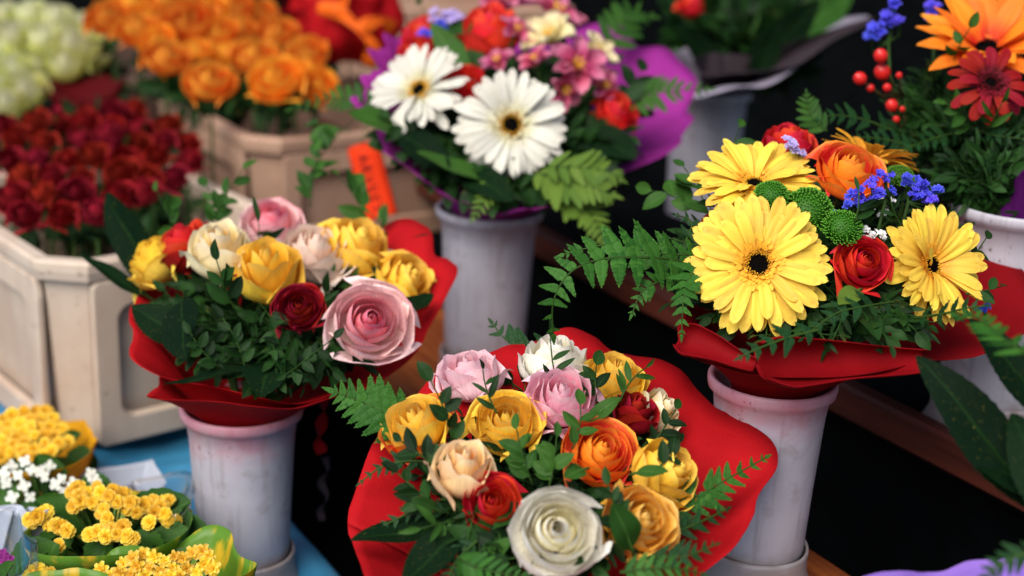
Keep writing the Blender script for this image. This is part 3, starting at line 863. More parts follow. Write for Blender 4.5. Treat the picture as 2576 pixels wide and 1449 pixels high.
def fern(pts, n, wpx, mat, label, nrm=(0, .5, 1), pm=None, group='fern fronds', fwd=.9, start=.12, taper=1.0):
    """pts: (u,v,d) list from base to tip; wpx: longest pinna in photo px"""
    W = [P(*p) for p in pts]; curve = catmull(W, 40); b = curve[0]
    root = thing('fern_frond', label, 'fern', b, group)
    V, F = tube([c - b for c in curve], .0012, .0005, 5)
    link('rachis', mk('rachis', V, F, [(0, .5, .02, 0)] * len(V)), M['stem'], root)
    g = random.Random(int(pts[0][0] * 3 + pts[-1][1])); dm = sum(p[2] for p in pts) / len(pts); wl = wpx * dm / FPX
    nv = CD(nrm[0], nrm[1] * .45, nrm[2]); pm = pm or PINNA
    if pm is PINNA: n = max(6, int(n * .82))
    for k in range(n):
        t = start + (1 - start) * (k / (n - .5)) ** .92
        j = min(38, int(t * 39)); p = curve[j].lerp(curve[j + 1], t * 39 - j)
        tg = (curve[min(39, j + 2)] - curve[max(0, j - 1)]).normalized()
        side = tg.cross(nv).normalized(); nn = side.cross(tg)
        L0 = wl * (1 - ((t - start) / (1 - start)) ** 1.3 * .86 * taper) * (.75 + .25 * min(1, (t - start) * 6)) * g.uniform(.95, 1.1)
        for sg in (-1, 1):
            if g.random() < .05: continue
            L = L0 * g.uniform(.88, 1.1)
            dr = tg * math.cos(fwd + g.uniform(-.1, .1)) + side * sg * math.sin(fwd) + nn * g.uniform(-.12, .16)
            m = Matrix.Translation(p - b) @ yframe(dr, nn + side * sg * g.uniform(-.2, .2) + tg * g.uniform(-.15, .15)) @ Matrix.Diagonal((L * (1.08 if pm is PINNA else 1), L, L, 1))
            link('pinna', pm[g.randrange(3)], M[mat], root, m)
    m = Matrix.Translation(curve[-1] - b) @ yframe(curve[-1] - curve[-3], nv) @ Matrix.Scale(wl * .3, 4)
    link('pinna', pm[0], M[mat], root, m)
    return root

# ---- paper
def sheet(name, edge, neck, rneck, mat, M_=150, K=16, folds=9, amp=.006, bell=.0, closed=True, parent=None, seed=0., up=.65, thick=.0003, inn=.25, sharp=False):
    N = neck; PE = [P(*e) for e in edge]
    E = [PE[int(i * len(PE) / M_)].lerp(PE[(int(i * len(PE) / M_) + 1) % len(PE)], (i * len(PE) / M_) % 1) for i in range(M_)] if sharp else catmull(PE, M_, closed)
    def f(x, y):
        i = min(M_ - 1, int(round(x * (M_ - 1)))) if not closed else int(round(x * M_)) % M_
        e = E[i]
        h = Vector((e.x - N.x, e.y - N.y, 0)); hl = h.length; h = h / max(hl, 1e-6)
        n0 = N + h * rneck
        c = Vector((n0.x + inn * (e.x - n0.x), n0.y + inn * (e.y - n0.y), max(n0.z + up * (e.z - n0.z), (n0.z + e.z) / 2 + bell)))
        t = y
        p = n0 * (1 - t) ** 2 + c * (2 * t * (1 - t)) + e * t * t
        an = math.atan2(h.y, h.x)
        tri = 4 * abs(((folds * .83 * an / (2 * PI) + seed) % 1) - .5) - 1
        w = amp * (t * (1.05 - .55 * t)) * (.5 * math.sin(folds * an + seed) + .9 * tri + .6 * math.sin(folds * 1.7 * an + seed * 2 + 1)) + amp * .8 * noise.noise(p * 22) * t + .0045 * (.35 - abs(noise.noise(p * 13 + Vector((seed, 0, 0))))) * t + .0022 * (.3 - abs(noise.noise(p * 34))) * t
        return p + h * w + Vector((0, 0, w * .6)), (0, t, x, 0)
    V, F, A = grid(M_ + (1 if closed else 0), K, f)
    me = mk(name, V, F, A)
    o = link(name, me, mat, parent)
    so_ = o.modifiers.new('thickness', 'SOLIDIFY'); so_.thickness = thick; so_.offset = 0
    return o

# ================================================================== FRONT BOUQUET (mixed roses in red felt)
NB1 = P(1370, 1560, 1.0)
w1 = thing('bouquet_wrap', 'red felt sheet with a wide wavy brim around the front centre rose bouquet', 'wrapping', NB1)
e1 = [(880, 1320, .99), (930, 1165, 1.03), (1010, 1020, 1.08), (1140, 925, 1.12), (1250, 888, 1.14), (1335, 868, 1.155), (1420, 832, 1.17), (1490, 846, 1.17), (1535, 874, 1.165), (1585, 893, 1.16), (1645, 900, 1.15), (1705, 933, 1.14), (1750, 985, 1.13), (1800, 1030, 1.11), (1890, 1070, 1.09),
      (1940, 1128, 1.07), (1948, 1180, 1.055), (1908, 1245, 1.03), (1898, 1300, 1.01), (1850, 1370, .98), (1740, 1470, .94), (1600, 1560, .90), (1400, 1600, .88), (1200, 1590, .88), (1050, 1540, .90), (945, 1465, .93), (885, 1395, .96)]
o = sheet('felt_sheet', e1, NB1, .03, M['paperred'], 220, 18, 7, .004, .0, True, None, .4, .5, inn=.35)
o.parent = w1; o.matrix_basis = Matrix.Translation(-NB1)
G1 = 'roses of the front centre bouquet'
def fuller(a):
    u, v, r, f = a[:4]
    return (u, v + 2, r * 1.15, (f[0], f[1] + .24, f[2])) + a[4:] if r < 100 else a
def r1(*a, **k): return rose(*fuller(a), G1, NB1, 'B1', **k)
r1(1402, 1334, 122, (-.02, .36, 1), .905, 'white', 'full', 'big fully open white rose lowest in the front centre bouquet', var=0, sq=1.05)
r1(1240, 1268, 74, (.02, .3, 1), .95, 'red', 'mid', 'red rose just left of the big open white rose', var=1)
r1(1162, 1190, 84, (.18, .78, .6), .965, 'peach', 'bud', 'peach rose with an outer petal folded back, left in the front bouquet', var=0)
r1(1052, 1072, 88, (-.35, .6, .65), 1.02, 'yellow', 'mid', 'golden yellow rose with orange outer petals at the left of the front bouquet', var=0, second=('orange', 3))
r1(1275, 1052, 84, (0, .5, .85), 1.03, 'yellow', 'open', 'yellow rose in the middle of the front bouquet below the pink rose', var=1)
r1(1412, 1002, 88, (.05, .55, .82), 1.05, 'rosepink', 'ruffle', 'full pink rose in front of the white rose at the back of the front bouquet', var=0)
r1(1393, 912, 88, (.05, .93, .35), 1.115, 'white', 'mid', 'ivory rose seen from the side at the back edge of the front bouquet', var=2)
r1(1178, 945, 84, (-.25, .8, .5), 1.1, 'palepink', 'ruffle', 'pale pink rose at the back left of the front bouquet', var=1)
r1(1548, 955, 80, (.25, .7, .55), 1.1, 'yellow', 'mid', 'deep yellow rose behind leaves at the back right of the front bouquet', var=2)
r1(1592, 1045, 62, (.35, .7, .55), 1.065, 'darkred', 'bud', 'dark red rose bud between the pink and the cream rose of the front bouquet', var=1)
r1(1648, 1040, 62, (.75, .5, .45), 1.085, 'cream', 'bud', 'cream rose with browned petal edges at the right rim of the front bouquet', var=0)
r1(1518, 1132, 104, (.28, .55, .8), 1.0, 'orange', 'open', 'bright orange rose with pink-red outer petals right of centre in the front bouquet', var=2)
r1(1672, 1192, 92, (.72, .3, .62), 1.0, 'yellow', 'mid', 'yellow rose turned to the right beside the orange rose', var=1)
r1(1612, 1312, 90, (.35, .2, .9), .945, 'amber', 'ruffle', 'amber yellow rose with frilled petals right of the big white rose', var=0)

# ================================================================== LEFT BOUQUET (roses in red felt)
NB2 = VB2 - Vector((0, 0, .02))
w2 = thing('bouquet_wrap', 'red felt sheet with rounded scallops around the left rose bouquet', 'wrapping', NB2)
e2 = [(332, 800, 1.29), (330, 850, 1.27), (338, 905, 1.25), (400, 945, 1.23), (480, 962, 1.22), (560, 978, 1.21), (650, 1000, 1.205), (760, 1015, 1.21), (860, 985, 1.23), (960, 955, 1.25), (1050, 880, 1.28), (1095, 800, 1.31), (1130, 730, 1.33), (1150, 680, 1.35), (1128, 648, 1.37), (1092, 640, 1.38), (1078, 590, 1.40), (1045, 562, 1.42), (1000, 552, 1.44),
      (955, 568, 1.46), (900, 575, 1.50), (780, 575, 1.52), (640, 600, 1.52), (500, 630, 1.48), (400, 690, 1.42), (345, 750, 1.34)]
o = sheet('felt_sheet', e2, NB2, .03, M['paperred'], 200, 18, 7, .004, .015, True, None, 1.4, .6, inn=.35)
o.parent = w2; o.matrix_basis = Matrix.Translation(-NB2)
e2b = [(382, 985, 1.225), (384, 1003, 1.22), (470, 1006, 1.21), (560, 1012, 1.20), (650, 1022, 1.195), (745, 1026, 1.20), (830, 1002, 1.21), (905, 985, 1.23), (990, 935, 1.26), (1060, 855, 1.3), (1000, 840, 1.36), (800, 860, 1.42), (560, 880, 1.42), (430, 930, 1.32)]
o = sheet('outer_felt', e2b, NB2, .028, M['paperred'], 150, 12, 6, .003, .012, True, None, 2.4, .6, inn=.5)
o.parent = w2; o.matrix_basis = Matrix.Translation(-NB2)
G2 = 'roses of the left bouquet'
def r2(*a, **k): return rose(*fuller(a), G2, NB2, 'B2', **k)
r2(686, 548, 78, (.1, .62, .78), 1.40, 'pink', 'open', 'pink and white rose at the top of the left bouquet', var=0)
r2(468, 622, 80, (-.45, .78, .5), 1.34, 'red', 'mid', 'velvety dark red rose at the upper left of the left bouquet', var=0, second=('darkred', 8))
r2(395, 655, 78, (-.75, .55, .45), 1.35, 'lemon', 'ruffle', 'lemon yellow rose with frilled edge at the left side of the left bouquet', var=0)
r2(552, 638, 82, (.05, .78, .6), 1.29, 'cream', 'bud', 'tall creamy rose with curled outer petals between the red and the yellow rose', var=0)
r2(668, 690, 92, (.08, .62, .75), 1.27, 'yellow', 'bud', 'tall yellow rose in the middle of the left bouquet', var=1)
r2(752, 768, 58, (.02, .25, 1), 1.215, 'darkred', 'open', 'small dark red open rose at the lower middle of the left bouquet', var=1)
r2(792, 640, 92, (.3, .72, .6), 1.34, 'blush', 'ruffle', 'blush cream rose with wavy petals right of the top pink rose', var=1)
r2(932, 805, 112, (.2, .3, .92), 1.21, 'pink', 'open', 'largest pale pink rose at the right front of the left bouquet', var=2, sq=1.05)
r2(896, 622, 92, (.5, .65, .5), 1.36, 'yellow', 'ruffle', 'bright yellow rose at the upper right of the left bouquet', var=0)
r2(1022, 705, 76, (.7, .35, .6), 1.33, 'yellow', 'ruffle', 'golden yellow rose leaning against the red felt at the right of the left bouquet', var=1)
r2(990, 645, 34, (.5, .7, .4), 1.38, 'white', 'small', 'small white rosebud between the two right-hand yellow roses', var=0)
r2(950, 588, 40, (.4, .6, .4), 1.43, 'rosepink', 'small', 'pink rosebud peeking out behind the bright yellow rose', var=1)

# ================================================================== RIGHT BOUQUET (yellow gerberas)
NB3 = VB3 - Vector((0, 0, .015))
w3 = thing('bouquet_wrap', 'deep red felt with a rolled front fold around the yellow gerbera bouquet', 'wrapping', NB3)
e3 = [(1712, 800, 1.06), (1705, 850, 1.05), (1720, 888, 1.045), (1800, 920, 1.03), (1920, 944, 1.02), (2040, 950, 1.015), (2150, 945, 1.02), (2240, 930, 1.03), (2330, 905, 1.05), (2430, 900, 1.08), (2490, 885, 1.11), (2560, 850, 1.14), (2620, 800, 1.18), (2590, 720, 1.22), (2545, 650, 1.25), (2500, 598, 1.28), (2450, 578, 1.30), (2400, 600, 1.32),
      (2300, 620, 1.36), (2120, 560, 1.38), (1950, 560, 1.34), (1820, 640, 1.24), (1740, 740, 1.12)]
o = sheet('felt_sheet', e3, NB3, .03, M['paperdeep'], 180, 18, 5, .003, .012, True, None, .7, .6, inn=.4)
o.parent = w3; o.matrix_basis = Matrix.Translation(-NB3)
# the rolled fold in front: a flattened cone of felt lying on its side
def fold_roll(name, a, b, ra, rb, mat, parent, base, sq=.55, start=-50, turn=-250, tail=0.):
    # rolled edge open towards the viewer's side: arc from the lower lip round the back to the upper lip
    ax = (b - a).normalized(); up = Vector((0, 0, 1)); up = (up - ax * up.dot(ax)).normalized(); tv = ax.cross(up)
    if tv.dot(FW) > 0: tv = -tv
    def f(x, y):
        p = a.lerp(b, y); an = math.radians(start + x * turn); r = (ra + (rb - ra) * y ** .8) * (1 - .12 * x) * (.55 + .45 * math.sin(min(1, y * 5 + .08) * PI / 2))
        w = .0016 * noise.noise(p * 18 + Vector((x * 3, 0, 0))) + .0006 * math.sin(y * 9 + x * 4)
        return p + up * (math.sin(an) * (r * sq + w)) + tv * (math.cos(an) * (r + w)) - base, (0, x, y, 0)
    V, F, A = grid(30, 30, f); o = link(name, mk(name, V, F, A), mat, parent)
    s_ = o.modifiers.new('thickness', 'SOLIDIFY'); s_.thickness = .0008
    return o
fold_roll('rolled_fold', P(1920, 905, 1.01), P(2335, 905, 1.03), .036, .012, M['paperdeep'], w3, NB3, .62, -38, -212)
fold_roll('rolled_fold', P(1708, 840, 1.035), P(1900, 918, 1.02), .020, .008, M['paperdeep'], w3, NB3, .8, -30, -190)
GY = 'yellow gerberas of the right bouquet'
gerbera(1908, 664, 184, (-.02, .22, 1), 1.05, 'gyellow', 'largest yellow gerbera with a dark centre facing front', GY, NB3, 'B3', rings=((30, -.07, 1.), (27, .06, .97), (20, .17, .84)), spin=.3)
gerbera(1897, 462, 165, (-.08, .80, .60), 1.15, 'gyellow', 'yellow gerbera tilted upward behind the green button flowers', GY, NB3, 'B3', rings=((28, .10, 1.), (26, .2, .96), (18, .32, .84)), spin=1.1)
gerbera(2345, 668, 158, (.42, .16, .90), 1.09, 'gyellow', 'yellow gerbera at the right turned sideways with a frilled heart', GY, NB3, 'B3', rings=((26, .12, 1.02), (23, .26, .97), (16, .4, .84)), spin=2.0, irreg=.15, disc=.8)
gerbera(2188, 400, 132, (.22, .95, .16), 1.23, 'gamber', 'amber orange gerbera seen from the side at the back of the right bouquet', GY, NB3, 'B3', rings=((20, .1, 1.), (18, .3, .92)), inner=1)
G3 = 'roses of the right bouquet'
def r3(*a, **k): return rose(*a, G3, NB3, 'B3', **k)
r3(2142, 418, 100, (.15, .66, .72), 1.13, 'orange', 'open', 'orange rose standing behind the blue statice', var=0)
r3(2178, 657, 78, (.08, .35, .95), 1.06, 'red', 'open', 'bright red rose between the big and the sideways yellow gerbera', var=0)
r3(1985, 360, 72, (0, .9, .4), 1.24, 'red', 'mid', 'red rose half hidden behind the upward yellow gerbera', var=1)
r3(1795, 555, 50, (-.5, .6, .5), 1.2, 'red', 'small', 'red rose glimpsed between the two left yellow gerberas', var=2)

def button(u, v, r, d, face, label):
    rw = r * d / FPX; ax = CD(*face)
    root = thing('button_flower', label, 'button flower', Matrix.Translation(P(u, v, d) - ax * .3 * rw) @ frame(ax, rnd.random() * 6), 'green button chrysanthemums')
    mb = MB(); g = random.Random(int(u)); n = 300
    mb.add(*lathe([(.3, -.45), (.75, -.25), (.88, .05), (.72, .4), (.4, .6), (.001, .66)], 16))
    for k in range(n):
        z = 1 - 1.45 * (k + .5) / n; th = k * 2.39996; rr = math.sqrt(max(0, 1 - z * z))
        z += g.uniform(-.05, .05); th += g.uniform(-.12, .12)
        dr = Vector((rr * math.cos(th) * 1.04, rr * math.sin(th), z)); q = min(1, k / n * g.uniform(.8, 1.2))
        base = Vector((dr.x * .86, dr.y * .86, dr.z * .66)); tipd = (dr + Vector((0, 0, .9 * (q))) * .75).normalized()
        L = (.10 + .20 * q) * g.uniform(.8, 1.2); w = .040 + .02 * q
        x = tipd.cross(Vector((0, 0, 1.01))); x = x.normalized() if x.length > .01 else Vector((1, 0, 0)); y = tipd.cross(x)
        V = []
        for s_, ww in ((0, 1), (.7, 1.15), (1.0, .55)):
            c = base + tipd * L * s_ + Vector((0, 0, .03 * s_))
            V += [c + x * w * ww, c + y * w * ww * .6, c - x * w * ww, c - y * w * ww * .6]
        F = [(j * 4 + i, j * 4 + (i + 1) % 4, j * 4 + 4 + (i + 1) % 4, j * 4 + 4 + i) for j in (0, 1) for i in range(4)] + [(8, 9, 10, 11)]
        mb.add(V, F, [(q, a_, .5, g.random()) for a_ in (.1,) * 4 + (.7,) * 4 + (1.,) * 4])
    tag(link('florets', mb.mesh('button_florets'), R['buttongreen'], root, Matrix.Scale(rw, 4)), kind='stuff')
    V, F = tube([Vector((0, 0, -.3 * rw)), Vector((0, 0, -.06))], .0018, .0018, 6); link('stem', mk('stem', V, F, [(0, .5, .5, 0)] * len(V)), M['stem'], root)
    FLOWERS.setdefault('B3', []).append((u, v, r))
button(1940, 482, 42, 1.075, (-.1, .75, .65), 'green button flower in front of the upward yellow gerbera')
button(1985, 512, 40, 1.09, (0, .6, .8), 'green button flower squeezed between two others, darker and behind')
button(2036, 522, 58, 1.075, (0, .4, .9), 'largest green button flower, in the middle of the right bouquet')
button(2122, 564, 48, 1.065, (.05, .6, .8), 'green button flower just above the bright red rose')
button(2268, 436, 36, 1.16, (.2, .8, .5), 'green button flower behind the blue statice')
button(2362, 535, 24, 1.17, (.4, .6, .6), 'small green button flower above the sideways yellow gerbera')

def statice(clusters, d, col, label, neck, group, fr=9, ncl=9, cat='statice'):
    """clusters: list of (u, v, spread px). One sprig: ruffled florets on thin stems."""
    c0 = P(clusters[0][0], clusters[0][1] + 60, d)
    root = thing('statice_sprig', label, cat, c0, group)
    g = random.Random(int(clusters[0][0] + clusters[0][1]))
    for (u, v, sp) in clusters:
        mb = MB()
        n = max(5, int(ncl * (sp / 24) ** 1.3))
        for k in range(n):
            a, q = g.random() * 6.28, math.sqrt(g.random())
            p = P(u + sp * q * math.cos(a), v + sp * .75 * q * math.sin(a), d - .006 * (1 - q) + g.uniform(-.004, .004)) - c0
            ax = CD(g.uniform(-.5, .5) + .5 * math.cos(a) * q, .6 + g.uniform(-.3, .3), .6); m = Matrix.Translation(p) @ frame(ax, g.random() * 6) @ Matrix.Scale(fr * g.uniform(.8, 1.3) * d / FPX, 4)
            ph = g.random() * 6
            def f(x, y, ph=ph):
                an = x * 2 * PI; r = (.12 + .9 * y ** 1.4) * (1 + .22 * math.sin(5 * an + ph) * y); z = 1.1 * y - .5 * y * y + .25 * math.sin(10 * an + ph) * y * y
                return Vector((r * math.cos(an), r * math.sin(an), z - .4)), (.8, .3 + .65 * y, .5, ph / 6)
            V, F, A = grid(21, 4, f); mb.add(V, F, A, m)
        tag(link('florets', mb.mesh('statice_florets'), R[col], root), kind='stuff')
        V, F = tube([P(u, v + 4, d + .006) - c0, (P(u, v + 40, d + .02) - c0), Vector((0, 0, 0))], .0016, .0012, 5)
        link('branch', mk('branch', V, F, [(0, .5, .5, 0)] * len(V)), M['stem'], root)
    if neck is not None: stem_obj(root, Matrix.Translation(c0), neck, .0014)
    for c in clusters: FLOWERS.setdefault('B3', []).append(c)
statice([(2228, 442, 20), (2195, 468, 26), (2158, 482, 20), (2140, 508, 22), (2236, 480, 18), (2205, 492, 20), (2165, 505, 16)], 1.075, 'blue', 'blue statice sprig in front of the orange rose', NB3, 'statice sprigs')
statice([(2285, 450, 24), (2318, 462, 18), (2312, 488, 26), (2345, 498, 20), (2358, 478, 12)], 1.10, 'blue', 'blue statice sprig to the right, above the sideways gerbera', NB3, 'statice sprigs')
statice([(1998, 362, 18), (2012, 378, 14), (1988, 352, 12)], 1.15, 'lilac', 'pale lilac statice in front of the half hidden red rose', NB3, 'statice sprigs')
statice([(2082, 545, 18), (2098, 538, 12)], 1.085, 'blue', 'small blue statice tuft behind the green button flowers', NB3, 'statice sprigs')
statice([(2215, 515, 20), (2240, 508, 16), (2222, 536, 14)], 1.10, 'whitefl', 'off-white statice sprig below the blue statice', NB3, 'statice sprigs', fr=7)
statice([(2188, 588, 20), (2215, 592, 18), (2170, 580, 12)], 1.075, 'whitefl', 'off-white statice tuft touching the top of the bright red rose', NB3, 'statice sprigs', fr=7)
statice([(2478, 775, 14)], 1.1, 'blue', 'tiny blue statice tuft at the right edge of the yellow gerbera bouquet', None, 'statice sprigs')

# ================================================================== MIDDLE BOUQUET (white gerberas in purple felt)
NB4 = VB4 - Vector((0, 0, .015))
w4 = thing('bouquet_wrap', 'shiny purple felt spread behind and below the white gerbera bouquet', 'wrapping', NB4)
e4 = [(895, 240, 1.56), (932, 178, 1.60), (960, 122, 1.66), (1010, 95, 1.74), (1100, 110, 1.82), (1280, 90, 1.88), (1430, 60, 1.86), (1530, 62, 1.82), (1610, 95, 1.78), (1680, 130, 1.76), (1738, 200, 1.74), (1748, 270, 1.70), (1722, 330, 1.66), (1698, 375, 1.62), (1620, 415, 1.58), (1560, 440, 1.54), (1480, 490, 1.50), (1380, 520, 1.47), (1280, 535, 1.46), (1190, 520, 1.47), (1110, 485, 1.49), (1030, 425, 1.51), (970, 380, 1.53), (930, 300, 1.55)]
o = sheet('felt_sheet', e4, NB4, .034, M['paperpurple'], 220, 18, 19, .012, .012, True, None, .3, .6, inn=.4)
o.parent = w4; o.matrix_basis = Matrix.Translation(-NB4)
GW = 'white gerberas of the middle bouquet'
gerbera(1286, 314, 148, (0, .16, 1), 1.50, 'gwhite', 'large white gerbera with a black centre facing front', GW, NB4, 'B4', rings=((27, -.06, 1.), (24, .1, .93)), pet=GP, inner=1, spin=.5)
gerbera(1054, 226, 138, (-.36, .45, .82), 1.55, 'gwhite', 'white gerbera turned to the left at the upper left of the middle bouquet', GW, NB4, 'B4', rings=((24, .0, 1.), (22, .2, .92)), inner=1, irreg=.16)
G4 = 'roses of the middle bouquet'
def r4(*a, **k): return rose(*a, G4, NB4, 'B4', **k)
r4(1235, 92, 92, (0, .85, .5), 1.66, 'coral', 'bud', 'tall coral red rose at the top of the middle bouquet', var=0)
r4(1072, 95, 66, (-.2, .75, .5), 1.70, 'coral', 'bud', 'coral red rose at the back left of the middle bouquet', var=1)
r4(1042, 142, 62, (-.6, .5, .5), 1.64, 'red', 'mid', 'drooping red rose above the left white gerbera', var=2)
r4(1178, 212, 58, (.1, .4, .9), 1.56, 'coral', 'ruffle', 'coral rose between the two white gerberas', var=0)
r4(1548, 280, 62, (.35, .55, .75), 1.58, 'coral', 'mid', 'coral red rose at the right of the middle bouquet', var=1)
LP = [mk('petal', *gpetal(80 + s, w=.25, r0=.02, droop=.16, cup=.3, notch=-.08)) for s in range(4)]
def lily(u, v, r, face, d, col, label, group, neck, bq, el=.55, n=6, cat='alstroemeria', name='alstroemeria'):
    rw = r * d / FPX; ax = CD(*face); RM = Matrix.Translation(P(u, v, d) - ax * .35 * rw) @ frame(ax, rnd.random() * 6)
    root = thing(name, label, cat, RM, group); g = random.Random(int(u + v)); S = Matrix.Scale(rw, 4)
    for k in range(n):
        m = S @ Matrix.Rotation((k + g.uniform(-.12, .12)) * 2 * PI / n, 4, 'Z') @ Matrix.Rotation(el + (.12 if k % 2 else -.1) + g.uniform(-.1, .1), 4, 'X') @ Matrix.Diagonal((.85 if k % 2 else 1.1, g.uniform(.9, 1.05), 1, 1))
        link('petal', LP[g.randrange(4)], R[col], root, m)
    mb = MB()
    for k in range(6):
        a = k * 1.047; V, F = tube([Vector((0, 0, 0)), Vector((.06 * math.cos(a), .06 * math.sin(a), .4)), Vector((.17 * math.cos(a), .17 * math.sin(a), .62))], .014, .022, 4); mb.add(V, F)
    link('stamens', mb.mesh('stamens'), M['stamen'], root, S)
    link('calyx', CALYX, M['stem'], root, S @ Matrix.Scale(.5, 4))
    if neck is not None: stem_obj(root, RM, neck, .0018)
    FLOWERS.setdefault(bq, []).append((u, v, r * .8))
GA = 'alstroemerias of the middle bouquet'
for u, v, r, fc, d, col, lb in [
    (1452, 165, 74, (.25, .35, .8), 1.55, 'alstro', 'fully open pink alstroemeria right of the large white gerbera'),
    (1345, 150, 46, (-.3, .7, .5), 1.58, 'alstro', 'pink alstroemeria above the large white gerbera'),
    (1252, 155, 50, (-.3, .7, .5), 1.6, 'alstro', 'pink alstroemeria below the tall coral rose'),
    (1420, 225, 56, (.5, -.3, .8), 1.55, 'alstro', 'pink alstroemeria hanging beside the right petals of the large white gerbera'),
    (1300, 75, 48, (.3, .6, .6), 1.62, 'alstro', 'pink alstroemeria right of the tall coral rose'),
    (1262, 5, 78, (.1, .9, .4), 1.72, 'alstro', 'pink alstroemeria at the top edge above the coral rose'),
    (1400, 30, 76, (.4, .7, .4), 1.72, 'alstro', 'long pink alstroemeria bud pointing up at the top edge'),
    (1520, 215, 52, (.6, .2, .7), 1.58, 'alstro', 'pale pink alstroemeria at the right side of the middle bouquet'),
    (1385, 90, 76, (-.3, .6, .7), 1.62, 'creamlily', 'cream lily-like flower at the upper right of the middle bouquet'),
    (1500, 130, 56, (.5, .5, .6), 1.60, 'creamlily', 'smaller cream flower right of the large cream one')]:
    lily(u, v, r * 1.2, fc, d, col, lb, GA, NB4, 'B4', el=.5 if col == 'alstro' else .75)
statice([(1105, 42, 26), (1140, 46, 22)], 1.68, 'lilac', 'lilac statice at the upper left of the middle bouquet', NB4, None, fr=12)
statice([(1105, 64, 14), (1070, 85, 12)], 1.66, 'blue', 'violet statice under the lilac statice of the middle bouquet', NB4, None, fr=11)

# ================================================================== TOP RIGHT BOUQUET (orange and red gerberas)
NB5 = VB5 - Vector((0, 0, .015))
w5 = thing('bouquet_wrap', 'purple felt at the right edge around the orange gerbera bouquet', 'wrapping', NB5)
e5 = [(2525, 420, 1.34), (2548, 455, 1.25), (2570, 432, 1.21), (2610, 400, 1.2), (2680, 350, 1.22), (2720, 300, 1.3), (2700, 260, 1.42), (2600, 300, 1.44), (2545, 350, 1.42)]
o = sheet('felt_sheet', e5, NB5, .03, M['paperplum'], 100, 12, 5, .002, .012, True, None, 1.3, .6, inn=.4)
o.parent = w5; o.matrix_basis = Matrix.Translation(-NB5)
G5 = 'gerberas of the top right bouquet'
gerbera(2482, 128, 205, (-.10, .66, .72), 1.36, 'gorange', 'big orange gerbera with a black centre at the top right', G5, NB5, 'B5', rings=((17, .30, 1.), (14, .48, .92)), pet=GPP, inner=1, stam='discblack', disc=1.35, floret_col='gorange')
gerbera(2590, 70, 95, (.1, .3, .95), 1.42, 'gorange', 'smaller orange gerbera cut off by the right edge above the red one', G5, NB5, 'B5', rings=((16, .2, 1.), (14, .4, .9)), pet=GPP, inner=1, stam='discblack', floret_col='gorange')
gerbera(2492, 208, 112, (.05, .42, .9), 1.26, 'gred', 'dark red gerbera in front of the big orange one', G5, NB5, 'B5', rings=((13, -.22, 1.), (11, .22, .9)), pet=GPW, inner=2, stam='stamendark', disc=1.1)
def berries(lst, d, label, fork):
    b = P(*fork, d + .03); root = thing('berry_sprig', label, 'berry sprig', b)
    V, F = lathe([(.0005, -1.1), (.45, -.95), (.85, -.4), (.95, .1), (.75, .7), (.3, 1.08), (.0005, 1.2)], 14); me = mk('berry', V, F, [(0, .5, .5, 0)] * len(V))
    for u, v, r in lst:
        p = P(u, v, d + rnd.uniform(-.01, .01)); ax = (p - b + CD(-.2, .5, .4) * .03).normalized()
        link('berry', me, M['berry'], root, Matrix.Translation(p - b) @ frame(ax) @ Matrix.Scale(r * d / FPX, 4))
        V, F = tube([p - b - ax * r * d / FPX, (p - b) * .5 + CD(0, -.3, 0) * .008, Vector((0, 0, 0))], .0008, .0010, 5)
        link('twig', mk('twig', V, F, [(0, .5, .5, 0)] * len(V)), M['twig'], root)
    stem_obj(root, Matrix.Translation(b), NB5, .0014)
berries([(2216, 141, 19), (2220, 182, 22), (2164, 198, 18), (2190, 222, 11), (2232, 221, 12), (2262, 190, 9)], 1.34, 'sprig of shiny red berries left of the orange gerbera', (2275, 240))
berries([(2244, 266, 17), (2255, 301, 10), (2270, 275, 8)], 1.34, 'lower sprig of three red berries above the ferns', (2290, 320))
statice([(2235, 45, 24), (2212, 68, 24), (2195, 92, 16), (2262, 50, 14), (2250, 10, 14)], 1.40, 'blue', 'bright blue statice at the top left of the orange gerbera', NB5, None, fr=10)
statice([(2350, 15, 16), (2338, 42, 16), (2345, 30, 10)], 1.42, 'blue', 'blue statice strip touching the upper petals of the orange gerbera', NB5, None, fr=10)

# ================================================================== BACK BOUQUET (dark leaves in grey felt)
NB6 = VB6 - Vector((0, 0, .01))
w6 = thing('bouquet_wrap', 'white and charcoal felt flaring from the blurred vase at the back', 'wrapping', NB6)
e6 = [(1690, 165, 1.95), (1700, 215, 1.92), (1745, 245, 1.88), (1800, 236, 1.87), (1860, 222, 1.88), (1930, 215, 1.90), (1975, 190, 1.93), (2030, 150, 1.95), (2100, 100, 1.97), (2180, 58, 2.0), (2160, 40, 2.1), (2000, 70, 2.2), (1880, 110, 2.25), (1780, 110, 2.2), (1715, 125, 2.08)]
o = sheet('felt_sheet', e6, NB6, .035, M['papergrey'], 120, 12, 5, .006, .02, True, None, 1.0, .7, inn=.5)
o.parent = w6; o.matrix_basis = Matrix.Translation(-NB6)
e6b = [(1745, 150, 1.96), (1770, 190, 1.90), (1850, 185, 1.90), (1930, 180, 1.92), (2010, 160, 1.93), (2100, 100, 1.94), (2190, 54, 1.96), (2170, 50, 2.02), (2060, 85, 2.02), (1960, 118, 2.02), (1900, 140, 2.02), (1800, 135, 2.02)]
o = sheet('inner_felt', e6b, NB6, .03, M['paperdim'], 120, 10, 5, .005, .03, True, None, 2.0, .8, inn=.6)
o.parent = w6; o.matrix_basis = Matrix.Translation(-NB6)
